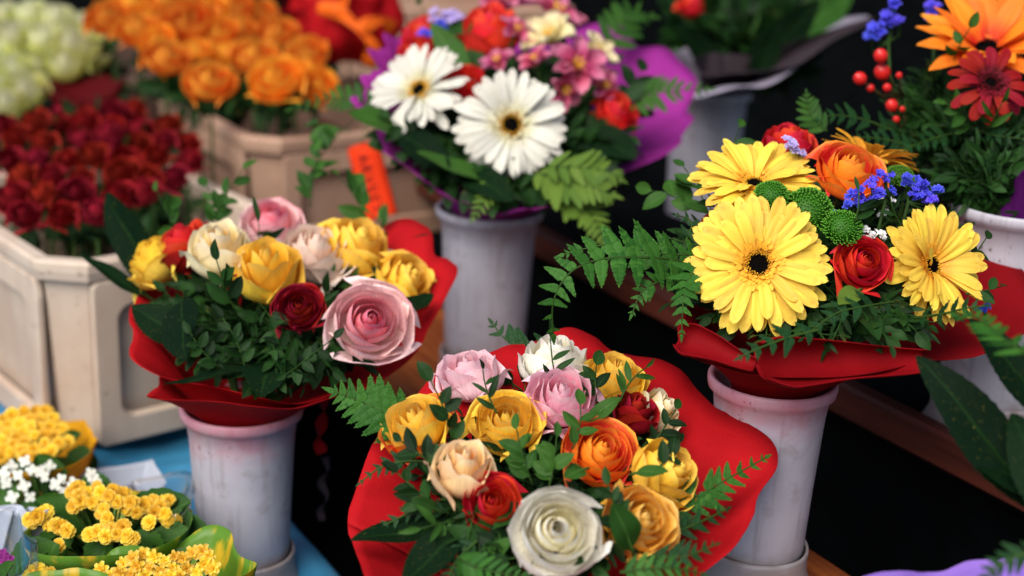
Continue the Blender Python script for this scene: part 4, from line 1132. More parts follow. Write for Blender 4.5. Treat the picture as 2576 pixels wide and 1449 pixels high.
for q in [(1850, 210, 2.1, 1640, -60, 2.2, .13, 'leafbig', 'dark blade-like leaf rising left in the back bouquet'), (1880, 200, 2.1, 2060, 0, 2.0, .17, 'leafbig', 'broad dark green leaf leaning right in the back bouquet'),
          (1860, 200, 2.1, 1880, -80, 2.3, .15, 'leafbig', 'upright dark leaf in the middle of the back bouquet'), (1900, 190, 2.05, 2150, -30, 2.15, .13, 'leafmid', 'long olive leaf at the right of the back bouquet'),
          (1830, 200, 2.08, 1700, 60, 2.0, .17, 'leafbig', 'dark leaf over the left brim of the grey felt'), (1900, 205, 2.0, 1960, 60, 1.95, .2, 'leafbig', 'short dark leaf at the front of the back bouquet')]:
    big_leaf(*q, bend=.1, serr=0)
rose(1737, 20, 40, (0, .9, .3), 2.1, 'red', 'bud', 'red bud pointing up between dark leaves at the top edge', None, NB6, 'B6', var=0)
rose(1830, 10, 46, (0, .8, .5), 2.25, 'lemon', 'ruffle', 'yellow bloom among dark leaves at the top edge', None, NB6, 'B6', var=0)
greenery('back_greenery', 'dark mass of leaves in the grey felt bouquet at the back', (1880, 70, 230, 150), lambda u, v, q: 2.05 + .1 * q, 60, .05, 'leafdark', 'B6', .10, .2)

# ================================================================== CRATE ROSES
ORD = ['leftmost', 'second from left', 'third from left', 'fourth from left', 'fifth from left', 'sixth from left', 'seventh from left', 'eighth from left', 'ninth from left', 'tenth from left']
def crate_roses(rows, col, what, group, kind='crate', tall=(0, .75, .6), jitter=.3, sq=1):
    lst = []
    for rn, row in rows:
        row = sorted(row)
        for i, q in enumerate(row):
            lst.append((*q, f'{what}, {"rightmost" if i == len(row) - 1 else ORD[i]} in the {rn}'))
    for u, v, r, d, label in lst:
        f = (tall[0] + rnd.uniform(-jitter, jitter), tall[1] + rnd.uniform(-jitter, jitter), tall[2] + rnd.uniform(-jitter, jitter) * .5)
        rw = r * d / FPX; ax = CD(*f)
        root = thing('rose', label, 'rose', Matrix.Translation(P(u, v, d) - ax * .6 * rw) @ frame(ax, rnd.random() * 6.28), group)
        link('bloom', rnd.choice(BLOOM[kind]), R[col], root, Matrix.Diagonal((rw, rw, rw * sq, 1)))
        link('calyx', CALYX, M['stem'], root, Matrix.Scale(rw, 4))
        V, F = tube([Vector((0, 0, -.02)), root.matrix_basis.inverted() @ (root.matrix_basis.translation - Vector((0, -.01, .20)))], .0022, .0022, 5)
        link('stem', mk('stem', V, F, [(0, .5, .5, 0)] * len(V)), M['stem'], root)
red = []
g = random.Random(5)
RN = ['back row', 'second row from the back', 'third row from the back', 'middle row', 'third row from the front', 'second row from the front', 'front row']
rows = [(285, 2.06, 35, [150, 210, 275, 340]), (320, 1.98, 38, [20, 85, 150, 220, 290, 360, 415]), (357, 1.9, 41, [50, 120, 195, 270, 345, 420, 480]), (400, 1.83, 43, [15, 90, 165, 245, 320, 400, 475]), (446, 1.74, 45, [50, 130, 215, 300, 375, 450]), (494, 1.67, 47, [25, 110, 200, 285, 370]), (540, 1.62, 43, [70, 155, 250])]
for rn, (v, d, r, us) in zip(RN, rows):
    red.append((rn, [(u + g.uniform(-12, 12), v + g.uniform(-9, 9), r * g.uniform(.85, 1.2), d + g.uniform(-.02, .02)) for u in us]))
crate_roses(red, 'cratered', 'dark red crate rose', 'dark red roses in the cream crate', 'small', (-.05, .7, .7), .35, 1.2)
ora = [('front row', [(420, 142, 66, 2.06), (526, 200, 74, 1.98), (690, 195, 78, 1.98), (803, 212, 58, 2.02)]), ('second row from the front', [(490, 125, 44, 2.1), (565, 130, 46, 2.14), (640, 138, 68, 2.1), (748, 180, 46, 2.07), (768, 135, 62, 2.12)]),
       ('third row from the front', [(345, 70, 66, 2.18), (395, 98, 50, 2.16), (470, 55, 84, 2.2), (548, 82, 58, 2.2), (605, 65, 46, 2.26), (700, 78, 58, 2.24)]), ('back row', [(270, 40, 62, 2.28), (330, 5, 66, 2.32), (415, -5, 78, 2.34), (520, 15, 64, 2.34), (590, 22, 52, 2.36), (650, 30, 50, 2.38)])]
crate_roses(ora, 'crateorange', 'orange crate rose', 'orange roses in the tan crate', 'crate', (0, .62, .8), .25)
whi = [('front row', [(-10, 215, 62, 2.28), (68, 232, 70, 2.26), (18, 265, 62, 2.22)]), ('second row from the front', [(-15, 150, 66, 2.4), (40, 180, 62, 2.32), (95, 170, 58, 2.42), (165, 165, 66, 2.38), (232, 140, 62, 2.42)]), ('third row from the front', [(35, 100, 74, 2.46), (110, 108, 76, 2.44), (185, 112, 78, 2.4), (235, 95, 62, 2.48)]), ('back row', [(15, 45, 66, 2.6), (75, 45, 70, 2.56), (140, 55, 72, 2.56), (205, 68, 58, 2.56)])]
crate_roses(whi, 'green', 'greenish white rose', 'greenish white roses at the top left', 'bud', (.05, .7, .7), .22, .75)
def crate_fill(name, label, ell, dfun, n, mat, ll=.045, seed=3):
    return greenery(name, label, ell, dfun, n, ll, mat, name, .09, .3, seed=seed)
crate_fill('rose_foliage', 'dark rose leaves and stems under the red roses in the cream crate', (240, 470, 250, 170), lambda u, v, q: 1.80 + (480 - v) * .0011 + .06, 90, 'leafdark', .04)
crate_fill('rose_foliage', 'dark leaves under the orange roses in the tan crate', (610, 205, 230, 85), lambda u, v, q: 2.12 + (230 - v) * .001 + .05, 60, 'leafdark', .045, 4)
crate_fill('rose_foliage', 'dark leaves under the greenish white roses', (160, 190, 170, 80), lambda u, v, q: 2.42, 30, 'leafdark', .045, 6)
# red paper collar between the red and the white roses
wr = P(215, 250, 2.2); wx = thing('bouquet_wrap', 'crumpled red paper collar between the white and the dark red roses', 'wrapping', wr - Vector((0, 0, .1)))
o = sheet('paper_sheet', [(110, 225, 2.24), (150, 235, 2.2), (190, 250, 2.18), (245, 250, 2.18), (285, 232, 2.2), (300, 205, 2.26), (250, 200, 2.36), (150, 200, 2.38)], wr - Vector((0, 0, .1)), .03, M['paperwine'], 90, 10, 9, .012, .01, True)
o.parent = wx; o.matrix_basis = Matrix.Translation(-(wr - Vector((0, 0, .1))))

# red balloon-like wrapped bouquet at the back
nbr = P(890, 230, 2.35)
wb = thing('bouquet_wrap', 'bright red wrapped bouquet with an orange ribbon behind the orange roses', 'wrapping', nbr)
def blob(x, y):
    c = P(868, 40, 2.4); a = x * 2 * PI; b_ = -PI / 2 + y * PI * .93
    p = c + RT * (.088 * math.cos(b_) * math.cos(a)) - FW * (.085 * math.cos(b_) * math.sin(a)) + UP * (.078 * math.sin(b_))
    n = noise.noise(p * 14) * .022 + abs(noise.noise(p * 30)) * .012 + .004 * math.sin(a * 9)
    return p + (p - c).normalized() * n - nbr, (0, y, x, 0)
o = link('paper_ball', mk('paper_ball', *grid(80, 36, blob)), M['paperred'], wb)
for pts, wdt in (([(800, 20, 2.30), (850, 30, 2.29), (905, 75, 2.28), (940, 120, 2.29), (925, 165, 2.32)], .012), ([(905, 75, 2.278), (955, 50, 2.29), (990, 75, 2.33)], .012), ([(845, 35, 2.29), (870, -5, 2.30), (880, -30, 2.32)], .011)):
    c = catmull([P(*q) for q in pts], 24)
    def f(x, y, c=c, wdt=wdt):
        j = min(23, int(x * 23)); tg = (c[min(23, j + 1)] - c[max(0, j - 1)]).normalized(); s = tg.cross(-FW).normalized()
        return c[j] + s * wdt * (y - .5) * 2 * (.7 + .3 * math.sin(x * 9)) - FW * .004 * math.sin(y * PI + x * 6) - nbr, (0, x, y, 0)
    o = link('ribbon', mk('ribbon', *grid(24, 6, f)), M['ribbon'], wb)
    s_ = o.modifiers.new('thickness', 'SOLIDIFY'); s_.thickness = .0008
fold_roll('paper_fold', P(700, 10, 2.4), P(800, -10, 2.36), .03, .05, M['paperdeep'], wb, nbr)

# orange hanging card with vertical lettering
tc0 = P(935, 452, 1.90)
tg_ = thing('price_card', 'orange card with dark vertical lettering hanging on the tan crate', 'card', tc0)
nn_ = CD(.0, .1, 1); dn_ = (P(962, 555, 1.89) - P(912, 372, 1.90)).normalized(); sd_ = dn_.cross(nn_).normalized()
if sd_.dot(RT) < 0: sd_ = -sd_
nf = sd_.cross(-dn_).normalized()
hw, hl = 40 * 1.9 / FPX, 100 * 1.9 / FPX
def card(x, y):
    return sd_ * (hw * (x - .5) * 2) + dn_ * (hl * (y - .5) * 2) - nf * .010 * ((x - .5) * 2) ** 2 - nf * (.012 * max(0, .12 - y) * 8), (0, y, x, 0)
o = link('card', mk('card', *grid(10, 20, card)), M['tagorange'], tg_)
s_ = o.modifiers.new('thickness', 'SOLIDIFY'); s_.thickness = .001
cu = bpy.data.curves.new('lettering', 'FONT'); cu.body = 'ARVEET'; cu.size = hw * .95; cu.align_x = 'CENTER'; cu.align_y = 'CENTER'; cu.extrude = .0002; cu.space_character = 1.25
lo_ = bpy.data.objects.new('lettering_curve', cu); lm_ = bpy.data.meshes.new_from_object(lo_); bpy.data.objects.remove(lo_)
lo = link('lettering', lm_, M['ink'], tg_)
lo.matrix_basis = Matrix.Translation(nf * .0022 + dn_ * .004 - sd_ * .004) @ Matrix((dn_, nf.cross(dn_), nf)).transposed().to_4x4()
V, F = tube([dn_ * -hl * .95, dn_ * -hl * 1.1 + sd_ * .004, dn_ * -hl * 1.3 + sd_ * .012], .001, .001, 5); link('string', mk('string', V, F), M['twig'], tg_)

# small things in the dark gap between the left vase and the front bouquet
def curl(name, label, pts, w, mat):
    c = catmull([P(*q) for q in pts], 30); b0 = c[0]
    def f(x, y):
        j = min(29, int(x * 29)); tg = (c[min(29, j + 1)] - c[max(0, j - 1)]).normalized(); s = (tg.cross(-FW).normalized() * math.cos(x * 7) + FW * math.sin(x * 7) * .7)
        return c[j] + s * w * (y - .5) * 2 - b0, (0, x, y, 0)
    o = link(name, mk(name, *grid(30, 5, f)), mat); o.location = b0
    q = o.modifiers.new('thickness', 'SOLIDIFY'); q.thickness = .0006
    tag(o, label, 'ribbon')
curl('ribbon', 'red ribbon end hanging below the left bouquet in the dark gap', [(812, 1005, 1.34), (815, 1040, 1.35), (806, 1075, 1.35), (800, 1110, 1.36), (812, 1140, 1.36)], .006, M['paperdeep'])
curl('ribbon', 'lilac curled ribbon put in place of lettering in the dark gap beside the blue tarpaulin', [(818, 1150, 1.40), (825, 1185, 1.40), (808, 1215, 1.40), (822, 1250, 1.40), (806, 1285, 1.41), (812, 1310, 1.41)], .004, M['paperdim'])  # curled strip added in place of lettering-like marks
# ================================================================== KALANCHOE POTS
def kflower(seed, layers=((5, .45, .9), (6, .15, .75), (7, -.1, .55)), w=.42):
    g = random.Random(seed); mb = MB()
    for n, el, L in reversed(layers):
        o = g.random()
        for k in range(n):
            a = (k + o) * 6.283 / n; e = el + g.uniform(-.2, .2) + .35
            def f(u, v):
                s = u * 2 - 1; wd = w * L * math.sin(PI * min(1, v * .72 + .12)) ** .8
                r = L * v * math.cos(e); z = L * v * math.sin(e) - .25 * v * v * L + .1 * s * s + .06 * math.sin(v * 7 + k)
                return Vector((r * math.cos(a) - s * wd * math.sin(a), r * math.sin(a) + s * wd * math.cos(a), z)), (1 - L, v, abs(s), g.random() * 0 + k / n)
            mb.add(*grid(4, 5, f))
    return mb.mesh('flower')
KD = [kflower(s, ((5, 1.0, .45), (6, .6, .65), (8, .25, .85), (8, -.1, 1.0))) for s in range(4)]
KS = [kflower(20 + s, ((4, -.25, 1.0),), .44) for s in range(3)]
KH = [kflower(30 + s, ((4, .9, .55), (6, .5, .85), (6, .1, 1.0)), .3) for s in range(3)]
def kleaf(seed):
    g = random.Random(seed)
    def f(u, v):
        s = u * 2 - 1; w = .42 * math.sin(PI * (v * .88 + .06)) ** .6 * (1 + .05 * math.cos(v * 40))
        return Vector((s * w, v, .25 * s * s * w * 2 - .3 * v * v + .03 * math.sin(v * 11 + s * 3))), (0, v, abs(s), seed * .3 % 1)
    return mk('leaf', *grid(7, 14, f))
KL = [kleaf(s) for s in range(3)]
def kalanchoe(c, heads, fl, col, fr, leaves, label, potr=.05, soil=.07, d0=None):
    """c: (u,v,d) crown centre; heads: [(u,v,d)] flowers; fr: flower radius px"""
    cw = P(*c); root = thing('kalanchoe', label, 'potted plant', Vector((cw.x, cw.y, cw.z - soil - .09)), 'potted kalanchoes')
    b = root.matrix_basis.translation
    g = random.Random(int(c[0]))
    for u, v, d in heads:
        p = P(u, v, d); ax = (p - cw + Vector((0, 0, .09)) + CD(0, .0, .05)).normalized()
        ax = (ax + Vector((g.uniform(-.35, .35), g.uniform(-.35, .35), g.uniform(-.1, .3)))).normalized()
        link('flower', g.choice(fl), R[col], root, Matrix.Translation(p - b) @ frame(ax, g.random() * 6) @ Matrix.Scale(fr * g.uniform(.85, 1.2) * d / FPX, 4))
        V, F = tube([p - b - ax * .002, (p - cw) * .5 + cw - b - Vector((0, 0, .02)), cw - b - Vector((0, 0, soil))], .0009, .0015, 4)
        link('stem', mk('stem', V, F, [(0, .5, .5, 0)] * len(V)), M['stem'], root)
    for u, v, d, a, L in leaves:
        p = P(u, v, d); out = (p - cw); out.z = 0; out = out.normalized() if out.length > .005 else CD(0, 0, 1)
        dr = CD(math.cos(a), math.sin(a), .35)
        Lw = L * d / FPX
        link('leaf', KL[g.randrange(3)], M['leafmid'], root, Matrix.Translation(p - b - dr * Lw * .5) @ yframe(dr, CD(g.uniform(-.3, .3), .8, .6)) @ Matrix.Scale(Lw, 4))
    V, F = lathe([(potr * .7, 0), (potr * .95, .085), (potr, .085), (potr, .095), (potr * .93, .095), (potr * .9, .08), (.0005, .08)], 28)
    link('pot', mk('pot', V, F), M['pot'], root)
    return root
def scatter(ell, n, d, seed, rmin):
    g = random.Random(seed); out = []; t = 0
    while len(out) < n and t < 4000:
        t += 1; a, q = g.random() * 6.283, math.sqrt(g.random()); u, v = ell[0] + ell[2] * q * math.cos(a), ell[1] + ell[3] * q * math.sin(a)
        if all((u - x) ** 2 + (1.3 * (v - y)) ** 2 > rmin ** 2 for x, y, _ in out): out.append((u, v, d + (ell[1] - v) * .0008 - .02 * (1 - q)))
    return out
def ring_leaves(c, ru, rv, n, d, L, seed):
    g = random.Random(seed); out = []
    for k in range(n):
        a = k * 6.283 / n + g.uniform(-.2, .2)
        out.append((c[0] + ru * math.cos(a), c[1] - rv * math.sin(a), d - .03 * -math.sin(a), a + g.uniform(-.3, .3), L * g.uniform(.8, 1.2)))
    return out
h1 = scatter((75, 1090, 88, 62), 34, 1.44, 1, 22) + [(25, 1140, 1.40), (5, 1150, 1.4), (60, 1130, 1.4), (170, 1110, 1.43)]
kalanchoe((80, 1120, 1.47), h1, KD, 'kyellow', 18, ring_leaves((90, 1150), 110, 50, 8, 1.46, 90, 3), 'yellow kalanchoe in front of the cream crate, highest of the potted plants')
h2 = [(62, 1160, 1.33), (78, 1182, 1.33), (112, 1200, 1.32), (140, 1218, 1.31), (155, 1205, 1.32), (100, 1185, 1.33), (30, 1172, 1.34), (185, 1215, 1.31), (228, 1190, 1.33), (238, 1208, 1.32), (245, 1230, 1.31), (60, 1222, 1.32), (30, 1250, 1.3), (75, 1250, 1.3), (125, 1172, 1.35), (160, 1235, 1.3), (15, 1215, 1.32), (45, 1195, 1.33), (205, 1245, 1.29), (10, 1190, 1.33)]
kalanchoe((120, 1240, 1.35), h2, KS, 'whitefl', 15, ring_leaves((120, 1245), 130, 50, 9, 1.33, 90, 4), 'white flowered kalanchoe between the two yellow ones')
h3 = [(95, 1300, 1.18), (115, 1290, 1.19), (140, 1320, 1.18), (75, 1308, 1.18), (170, 1335, 1.17), (148, 1372, 1.16), (225, 1345, 1.16), (245, 1340, 1.16), (265, 1350, 1.15), (295, 1345, 1.15), (320, 1350, 1.15), (280, 1330, 1.16), (310, 1325, 1.16), (335, 1355, 1.15),
      (215, 1240, 1.21), (245, 1228, 1.22), (275, 1250, 1.2), (295, 1262, 1.2), (260, 1280, 1.19), (235, 1265, 1.2), (205, 1262, 1.2), (310, 1245, 1.22), (330, 1265, 1.2), (345, 1290, 1.19), (365, 1270, 1.21), (385, 1262, 1.22), (405, 1275, 1.21), (415, 1295, 1.2), (425, 1260, 1.22), (390, 1290, 1.2), (270, 1305, 1.18), (375, 1315, 1.18), (425, 1310, 1.2), (185, 1275, 1.2), (195, 1255, 1.21), (285, 1235, 1.22)]
g = random.Random(8)
h3 = h3 + [(u + g.uniform(-22, 22), v + g.uniform(-18, 14), d + .004) for u, v, d in h3[::2]]
kalanchoe((270, 1320, 1.23), h3, KD, 'kyellow', 20, ring_leaves((270, 1340), 175, 55, 11, 1.20, 130, 5) + [(70, 1400, 1.15, 3.6, 120), (110, 1420, 1.14, 4.2, 120)], 'yellow kalanchoe with double flowers in the middle of the potted plants')
h4 = [(255, 1432, 1.07), (310, 1418, 1.08), (335, 1405, 1.08), (362, 1395, 1.09), (388, 1402, 1.08), (415, 1412, 1.07), (345, 1425, 1.07), (375, 1430, 1.07), (405, 1438, 1.06), (435, 1428, 1.07), (460, 1405, 1.08), (485, 1392, 1.09), (510, 1388, 1.09), (515, 1420, 1.07), (535, 1430, 1.07), (470, 1430, 1.07), (495, 1440, 1.06), (440, 1400, 1.08), (300, 1440, 1.06), (330, 1445, 1.06), (525, 1400, 1.08), (280, 1446, 1.06), (365, 1450, 1.06), (455, 1448, 1.06), (430, 1452, 1.05), (400, 1455, 1.05)]
kalanchoe((400, 1470, 1.09), h4, KH, 'korange', 21, [], 'golden orange kalanchoe in green and yellow paper at the bottom left')
h5 = [(95, 1438, 1.1), (125, 1445, 1.1), (110, 1455, 1.1), (75, 1452, 1.1)]
kalanchoe((110, 1470, 1.11), h5, KD, 'kyellow', 24, [], 'yellow kalanchoe tips at the bottom left corner')
h6 = [(8, 1395, 1.1), (20, 1410, 1.1), (0, 1412, 1.1), (-10, 1390, 1.1)]
kalanchoe((0, 1430, 1.12), h6, KS, 'kpurple', 15, [(10, 1440, 1.09, 1.2, 60)], 'tiny purple kalanchoe flowers at the left edge')
def wrapper(name, label, edge, neck, rneck, mat, **k):
    N = P(*neck); root = thing(name, label, 'wrapping', N)
    o = sheet('paper_sheet', edge, N, rneck, mat, 120, 10, k.get('folds', 5), k.get('amp', .002), 0, True, None, k.get('seed', 0.), .5, inn=.6, sharp=k.get('sharp', False))
    o.parent = root; o.matrix_basis = Matrix.Translation(-N)
wrapper('pot_wrapper', 'green and yellow patterned paper around the golden orange kalanchoe', [(272, 1400, 1.12), (300, 1378, 1.125), (350, 1378, 1.13), (395, 1385, 1.14), (445, 1378, 1.15), (500, 1340, 1.15), (545, 1328, 1.15), (580, 1338, 1.14), (592, 1375, 1.12), (610, 1400, 1.10), (636, 1425, 1.08), (600, 1455, 1.04), (500, 1490, 1.0), (380, 1500, .99), (280, 1480, 1.02), (262, 1440, 1.08)], (420, 1680, 1.1), .04, M['wrapper'])
wrapper('pot_wrapper', 'yellow and clear paper around the highest yellow kalanchoe', [(-20, 1180, 1.36), (60, 1190, 1.35), (150, 1180, 1.36), (215, 1150, 1.40), (235, 1110, 1.45), (225, 1075, 1.50), (180, 1060, 1.55), (80, 1050, 1.58), (-30, 1070, 1.5)], (90, 1260, 1.47), .04, M['paperyellow'], amp=.004, folds=6)
wrapper('pot_wrapper', 'olive green paper around the middle yellow kalanchoe', [(60, 1370, 1.12), (110, 1395, 1.1), (190, 1400, 1.09), (300, 1395, 1.1), (400, 1375, 1.12), (470, 1330, 1.17), (470, 1270, 1.25), (380, 1235, 1.32), (200, 1250, 1.30), (90, 1300, 1.22)], (280, 1540, 1.23), .04, M['wrapper'], amp=.002, folds=4, seed=2.)
wrapper('pot_wrapper', 'green paper tip with yellow edge at the bottom left corner', [(40, 1455, 1.06), (140, 1440, 1.06), (215, 1432, 1.06), (270, 1450, 1.05), (250, 1500, 1.0), (120, 1520, .98), (20, 1500, 1.0)], (140, 1700, 1.05), .03, M['wrapper'], seed=4.)
wrapper('paper_sleeve', 'folded white paper sleeve lying on the blue tarpaulin', [(200, 1195, 1.42), (375, 1157, 1.47), (385, 1152, 1.46), (416, 1215, 1.42), (395, 1240, 1.40), (340, 1215, 1.43), (230, 1240, 1.38)], (310, 1330, 1.41), .03, M['paperwhite'], amp=.001, folds=3, sharp=True)
wrapper('paper_sleeve', 'pale lilac paper sleeve standing at the left edge', [(-10, 1276, 1.23), (50, 1270, 1.24), (68, 1286, 1.215), (72, 1274, 1.24), (125, 1276, 1.22), (118, 1284, 1.19), (70, 1292, 1.185), (20, 1284, 1.185), (-20, 1284, 1.2)], (50, 1430, 1.2), .02, M['paperwhite'], amp=.002, folds=3)
wrapper('cellophane_sleeve', 'clear cellophane sleeve at the left edge over the purple flowers', [(-30, 1310, 1.09), (20, 1290, 1.10), (55, 1310, 1.10), (80, 1360, 1.08), (70, 1420, 1.05), (20, 1450, 1.03), (-30, 1430, 1.05)], (10, 1600, 1.1), .03, M['cello'], amp=.004, folds=5)
wrapper('cellophane_sleeve', 'clear cellophane around the back of the middle yellow kalanchoe', [(420, 1290, 1.2), (470, 1280, 1.22), (490, 1220, 1.30), (470, 1190, 1.34), (400, 1200, 1.36), (330, 1220, 1.36)], (320, 1480, 1.25), .03, M['cello'], amp=.003, folds=5)

# ================================================================== FERNS, LEAVES, SPRIGS
fern([(1790, 690, 1.09), (1700, 655, 1.07), (1600, 648, 1.05), (1500, 655, 1.04), (1430, 690, 1.03), (1392, 760, 1.03), (1392, 840, 1.04)], 17, 112, 'fern', 'long arching fern frond left of the largest yellow gerbera', nrm=(.1, .75, .7), fwd=1.25, start=.08)
fern([(1760, 640, 1.11), (1680, 640, 1.10), (1590, 625, 1.10), (1510, 618, 1.10), (1420, 640, 1.10)], 13, 85, 'fern', 'second fern frond just above the long arching one', nrm=(0, .6, .8), fwd=1.0)
fern([(1800, 650, 1.06), (1740, 690, 1.05), (1720, 750, 1.04), (1715, 840, 1.04)], 11, 75, 'fern', 'short fern frond hanging beside the left petals of the largest yellow gerbera', nrm=(-.5, .3, .8))
fern([(1780, 700, 1.08), (1690, 700, 1.06), (1620, 730, 1.05), (1590, 790, 1.05)], 11, 62, 'fern', 'fern frond drooping below the long arching one', nrm=(-.2, .5, .8))
fern([(1120, 1110, 1.04), (1010, 1060, 1.03), (920, 1015, 1.03), (840, 985, 1.03)], 12, 112, 'fern', 'bright fern frond at the left rim of the front bouquet', nrm=(-.1, .5, .9), fwd=1.0, start=.2)
fern([(1130, 1170, 1.0), (1030, 1160, 1.0), (960, 1175, 1.0), (905, 1215, 1.0)], 9, 50, 'ferndark', 'dark fern frond below the bright one at the left of the front bouquet', nrm=(-.2, .6, .8))
fern([(1130, 1290, .97), (1060, 1280, .97), (990, 1310, .97), (950, 1330, .97)], 8, 45, 'ferndark', 'small dark fern tip over the red felt at the left of the front bouquet', nrm=(-.2, .6, .8))
fern([(1400, 880, 1.14), (1340, 880, 1.15), (1280, 860, 1.16), (1240, 815, 1.17)], 9, 80, 'ferndark', 'dark fern frond behind the ivory rose of the front bouquet', nrm=(0, .3, 1))
fern([(1660, 1290, .99), (1750, 1250, 1.0), (1830, 1205, 1.01), (1925, 1152, 1.03)], 12, 82, 'fern', 'fern frond lying on the red felt at the right of the front bouquet', nrm=(-.1, .4, .9), fwd=.85)
fern([(1650, 1350, .96), (1720, 1330, .96), (1790, 1300, .97), (1830, 1280, .98)], 8, 60, 'ferndark', 'dark fern frond below the one lying on the red felt', nrm=(0, .4, .9))
fern([(1640, 1400, .93), (1720, 1400, .92), (1800, 1370, .93)], 8, 60, 'ferndark', 'lowest dark fern frond at the right of the front bouquet', nrm=(0, .6, .8))
fern([(1560, 1440, .90), (1620, 1432, .90), (1700, 1430, .90), (1770, 1445, .91)], 9, 60, 'fern', 'fern frond at the bottom edge right of the big white rose', nrm=(0, .6, .8), pm=PINNAS)
fern([(1150, 1400, .91), (1180, 1420, .91), (1250, 1440, .90), (1320, 1450, .9)], 9, 70, 'fern', 'fern frond at the bottom edge left of the big white rose', nrm=(0, .6, .8), pm=PINNAS)
fern([(1200, 1360, .93), (1150, 1410, .93), (1120, 1470, .92)], 8, 55, 'ferndark', 'dark fern under the red rose of the front bouquet', nrm=(0, .6, .8), pm=PINNAS)
fern([(1340, 430, 1.49), (1400, 450, 1.46), (1480, 470, 1.44), (1540, 490, 1.44)], 11, 110, 'leaflight', 'olive fern frond spreading below the large white gerbera', nrm=(0, .7, .7), pm=PINNAS, fwd=.8)
fern([(1380, 470, 1.48), (1440, 500, 1.46), (1490, 550, 1.44), (1520, 610, 1.43)], 11, 90, 'leaflight', 'olive fern frond hanging down right of the middle vase', nrm=(.3, .5, .8), pm=PINNAS)
fern([(1360, 420, 1.47), (1440, 420, 1.45), (1520, 430, 1.45), (1560, 450, 1.45)], 10, 80, 'leaflight', 'olive fern frond lying over the purple felt at the right', nrm=(0, .8, .6), pm=PINNAS)
fern([(1280, 450, 1.48), (1230, 490, 1.46), (1190, 550, 1.45)], 8, 55, 'leaflight', 'small fern hanging over the rim of the middle vase', nrm=(-.2, .5, .8), pm=PINNAS)
fern([(1000, 290, 1.55), (900, 250, 1.56), (820, 250, 1.58), (730, 275, 1.6)], 11, 60, 'leafmid', 'fern frond reaching left from the white gerberas over the orange roses', nrm=(0, .5, .8), pm=PINNAS)
fern([(1560, 250, 1.6), (1620, 240, 1.58), (1690, 230, 1.57), (1780, 225, 1.56)], 10, 75, 'leafmid', 'fern frond over the purple felt at the right of the middle bouquet', nrm=(.2, .4, .8), pm=PINNAS)
fern([(1520, 120, 1.7), (1560, 70, 1.72), (1590, 30, 1.74), (1640, 40, 1.75)], 8, 90, 'leafmid', 'dark fern at the top right of the middle bouquet', nrm=(.2, .4, .8), pm=PINNAS)
fern([(2080, 330, 1.3), (2040, 290, 1.3), (2030, 240, 1.3)], 7, 60, 'leafmid', 'upright fern tip in the dark between the right-hand bouquets', nrm=(0, .2, 1), pm=PINNAS)
fern([(2250, 330, 1.33), (2170, 300, 1.32), (2100, 290, 1.31), (2060, 300, 1.3)], 9, 55, 'ferndark', 'dark fern frond below the red berries', nrm=(0, .5, .8))
fern([(2300, 370, 1.32), (2220, 350, 1.31), (2140, 345, 1.3)], 9, 45, 'ferndark', 'low dark fern frond above the orange rose', nrm=(0, .5, .8))
fern([(2420, 330, 1.30), (2360, 345, 1.28), (2300, 365, 1.26), (2250, 390, 1.25)], 10, 50, 'ferndark', 'feathery dark fern under the red gerbera', nrm=(0, .5, .8))
fern([(2440, 320, 1.30), (2500, 340, 1.27), (2580, 350, 1.26)], 9, 50, 'ferndark', 'dark fern under the red gerbera reaching the right edge', nrm=(0, .5, .8))
fern([(2250, 760, 1.05), (2180, 770, 1.02), (2100, 790, 1.01), (2020, 850, 1.0)], 9, 62, 'ferndark', 'dark fern frond under the bright red rose', nrm=(0, .7, .7))
fern([(2300, 800, 1.05), (2370, 790, 1.02), (2430, 775, 1.0), (2480, 770, 1.0)], 8, 60, 'ferndark', 'fern frond in front of the sideways yellow gerbera', nrm=(0, .5, .8))
fern([(2060, 830, 1.0), (1980, 850, .99), (1900, 880, .98), (1860, 900, .98)], 8, 60, 'ferndark', 'dark fern tip hanging over the red felt below the largest yellow gerbera', nrm=(0, .7, .7))
fern([(2600, 900, .82), (2520, 850, .85), (2460, 800, .88), (2400, 790, .9)], 12, 85, 'fern', 'blurred fern frond in front of the red felt at the right edge', nrm=(0, .7, .7), pm=PINNAS, fwd=.8)
fern([(2620, 1380, .8), (2560, 1400, .8), (2500, 1430, .8), (2470, 1470, .8)], 9, 60, 'ferndark', 'dark blurred fern above the lilac felt in the bottom right corner', nrm=(0, .6, .8))
fern([(1700, 700, 1.13), (1720, 620, 1.14), (1740, 560, 1.15), (1700, 540, 1.15)], 8, 50, 'ferndark', 'dark fern tips behind the long arching frond', nrm=(0, .3, .9))

big_leaf(1150, 1320, .97, 882, 1363, .96, .20, 'leafbig', 'glossy dark leaf lying on the red felt at the lower left of the front bouquet', nrm=(0, .85, .5), bend=.08)
big_leaf(1170, 1330, .95, 1015, 1470, .92, .26, 'leafbig', 'bluish dark leaf at the bottom edge of the front bouquet', nrm=(-.2, .8, .6), bend=.12)
big_leaf(470, 860, 1.25, 332, 768, 1.26, .27, 'leafbig', 'serrated dark leaf hanging over the left brim of the left bouquet', nrm=(-.4, .6, .7), bend=.1, serr=.045)
big_leaf(460, 760, 1.24, 470, 905, 1.2, .34, 'leafbig', 'big dark leaf curving down inside the left brim of the left bouquet', nrm=(-.5, .5, .7), bend=.2)
big_leaf(400, 720, 1.36, 268, 485, 1.42, .17, 'leafbig', 'long pointed leaf rising at the far left of the left bouquet', nrm=(-.6, .2, .8), bend=.06)
big_leaf(370, 745, 1.34, 205, 640, 1.38, .10, 'leafbig', 'narrow dark leaf pointing left below the long pointed one', nrm=(-.2, .9, .3), bend=-.1)
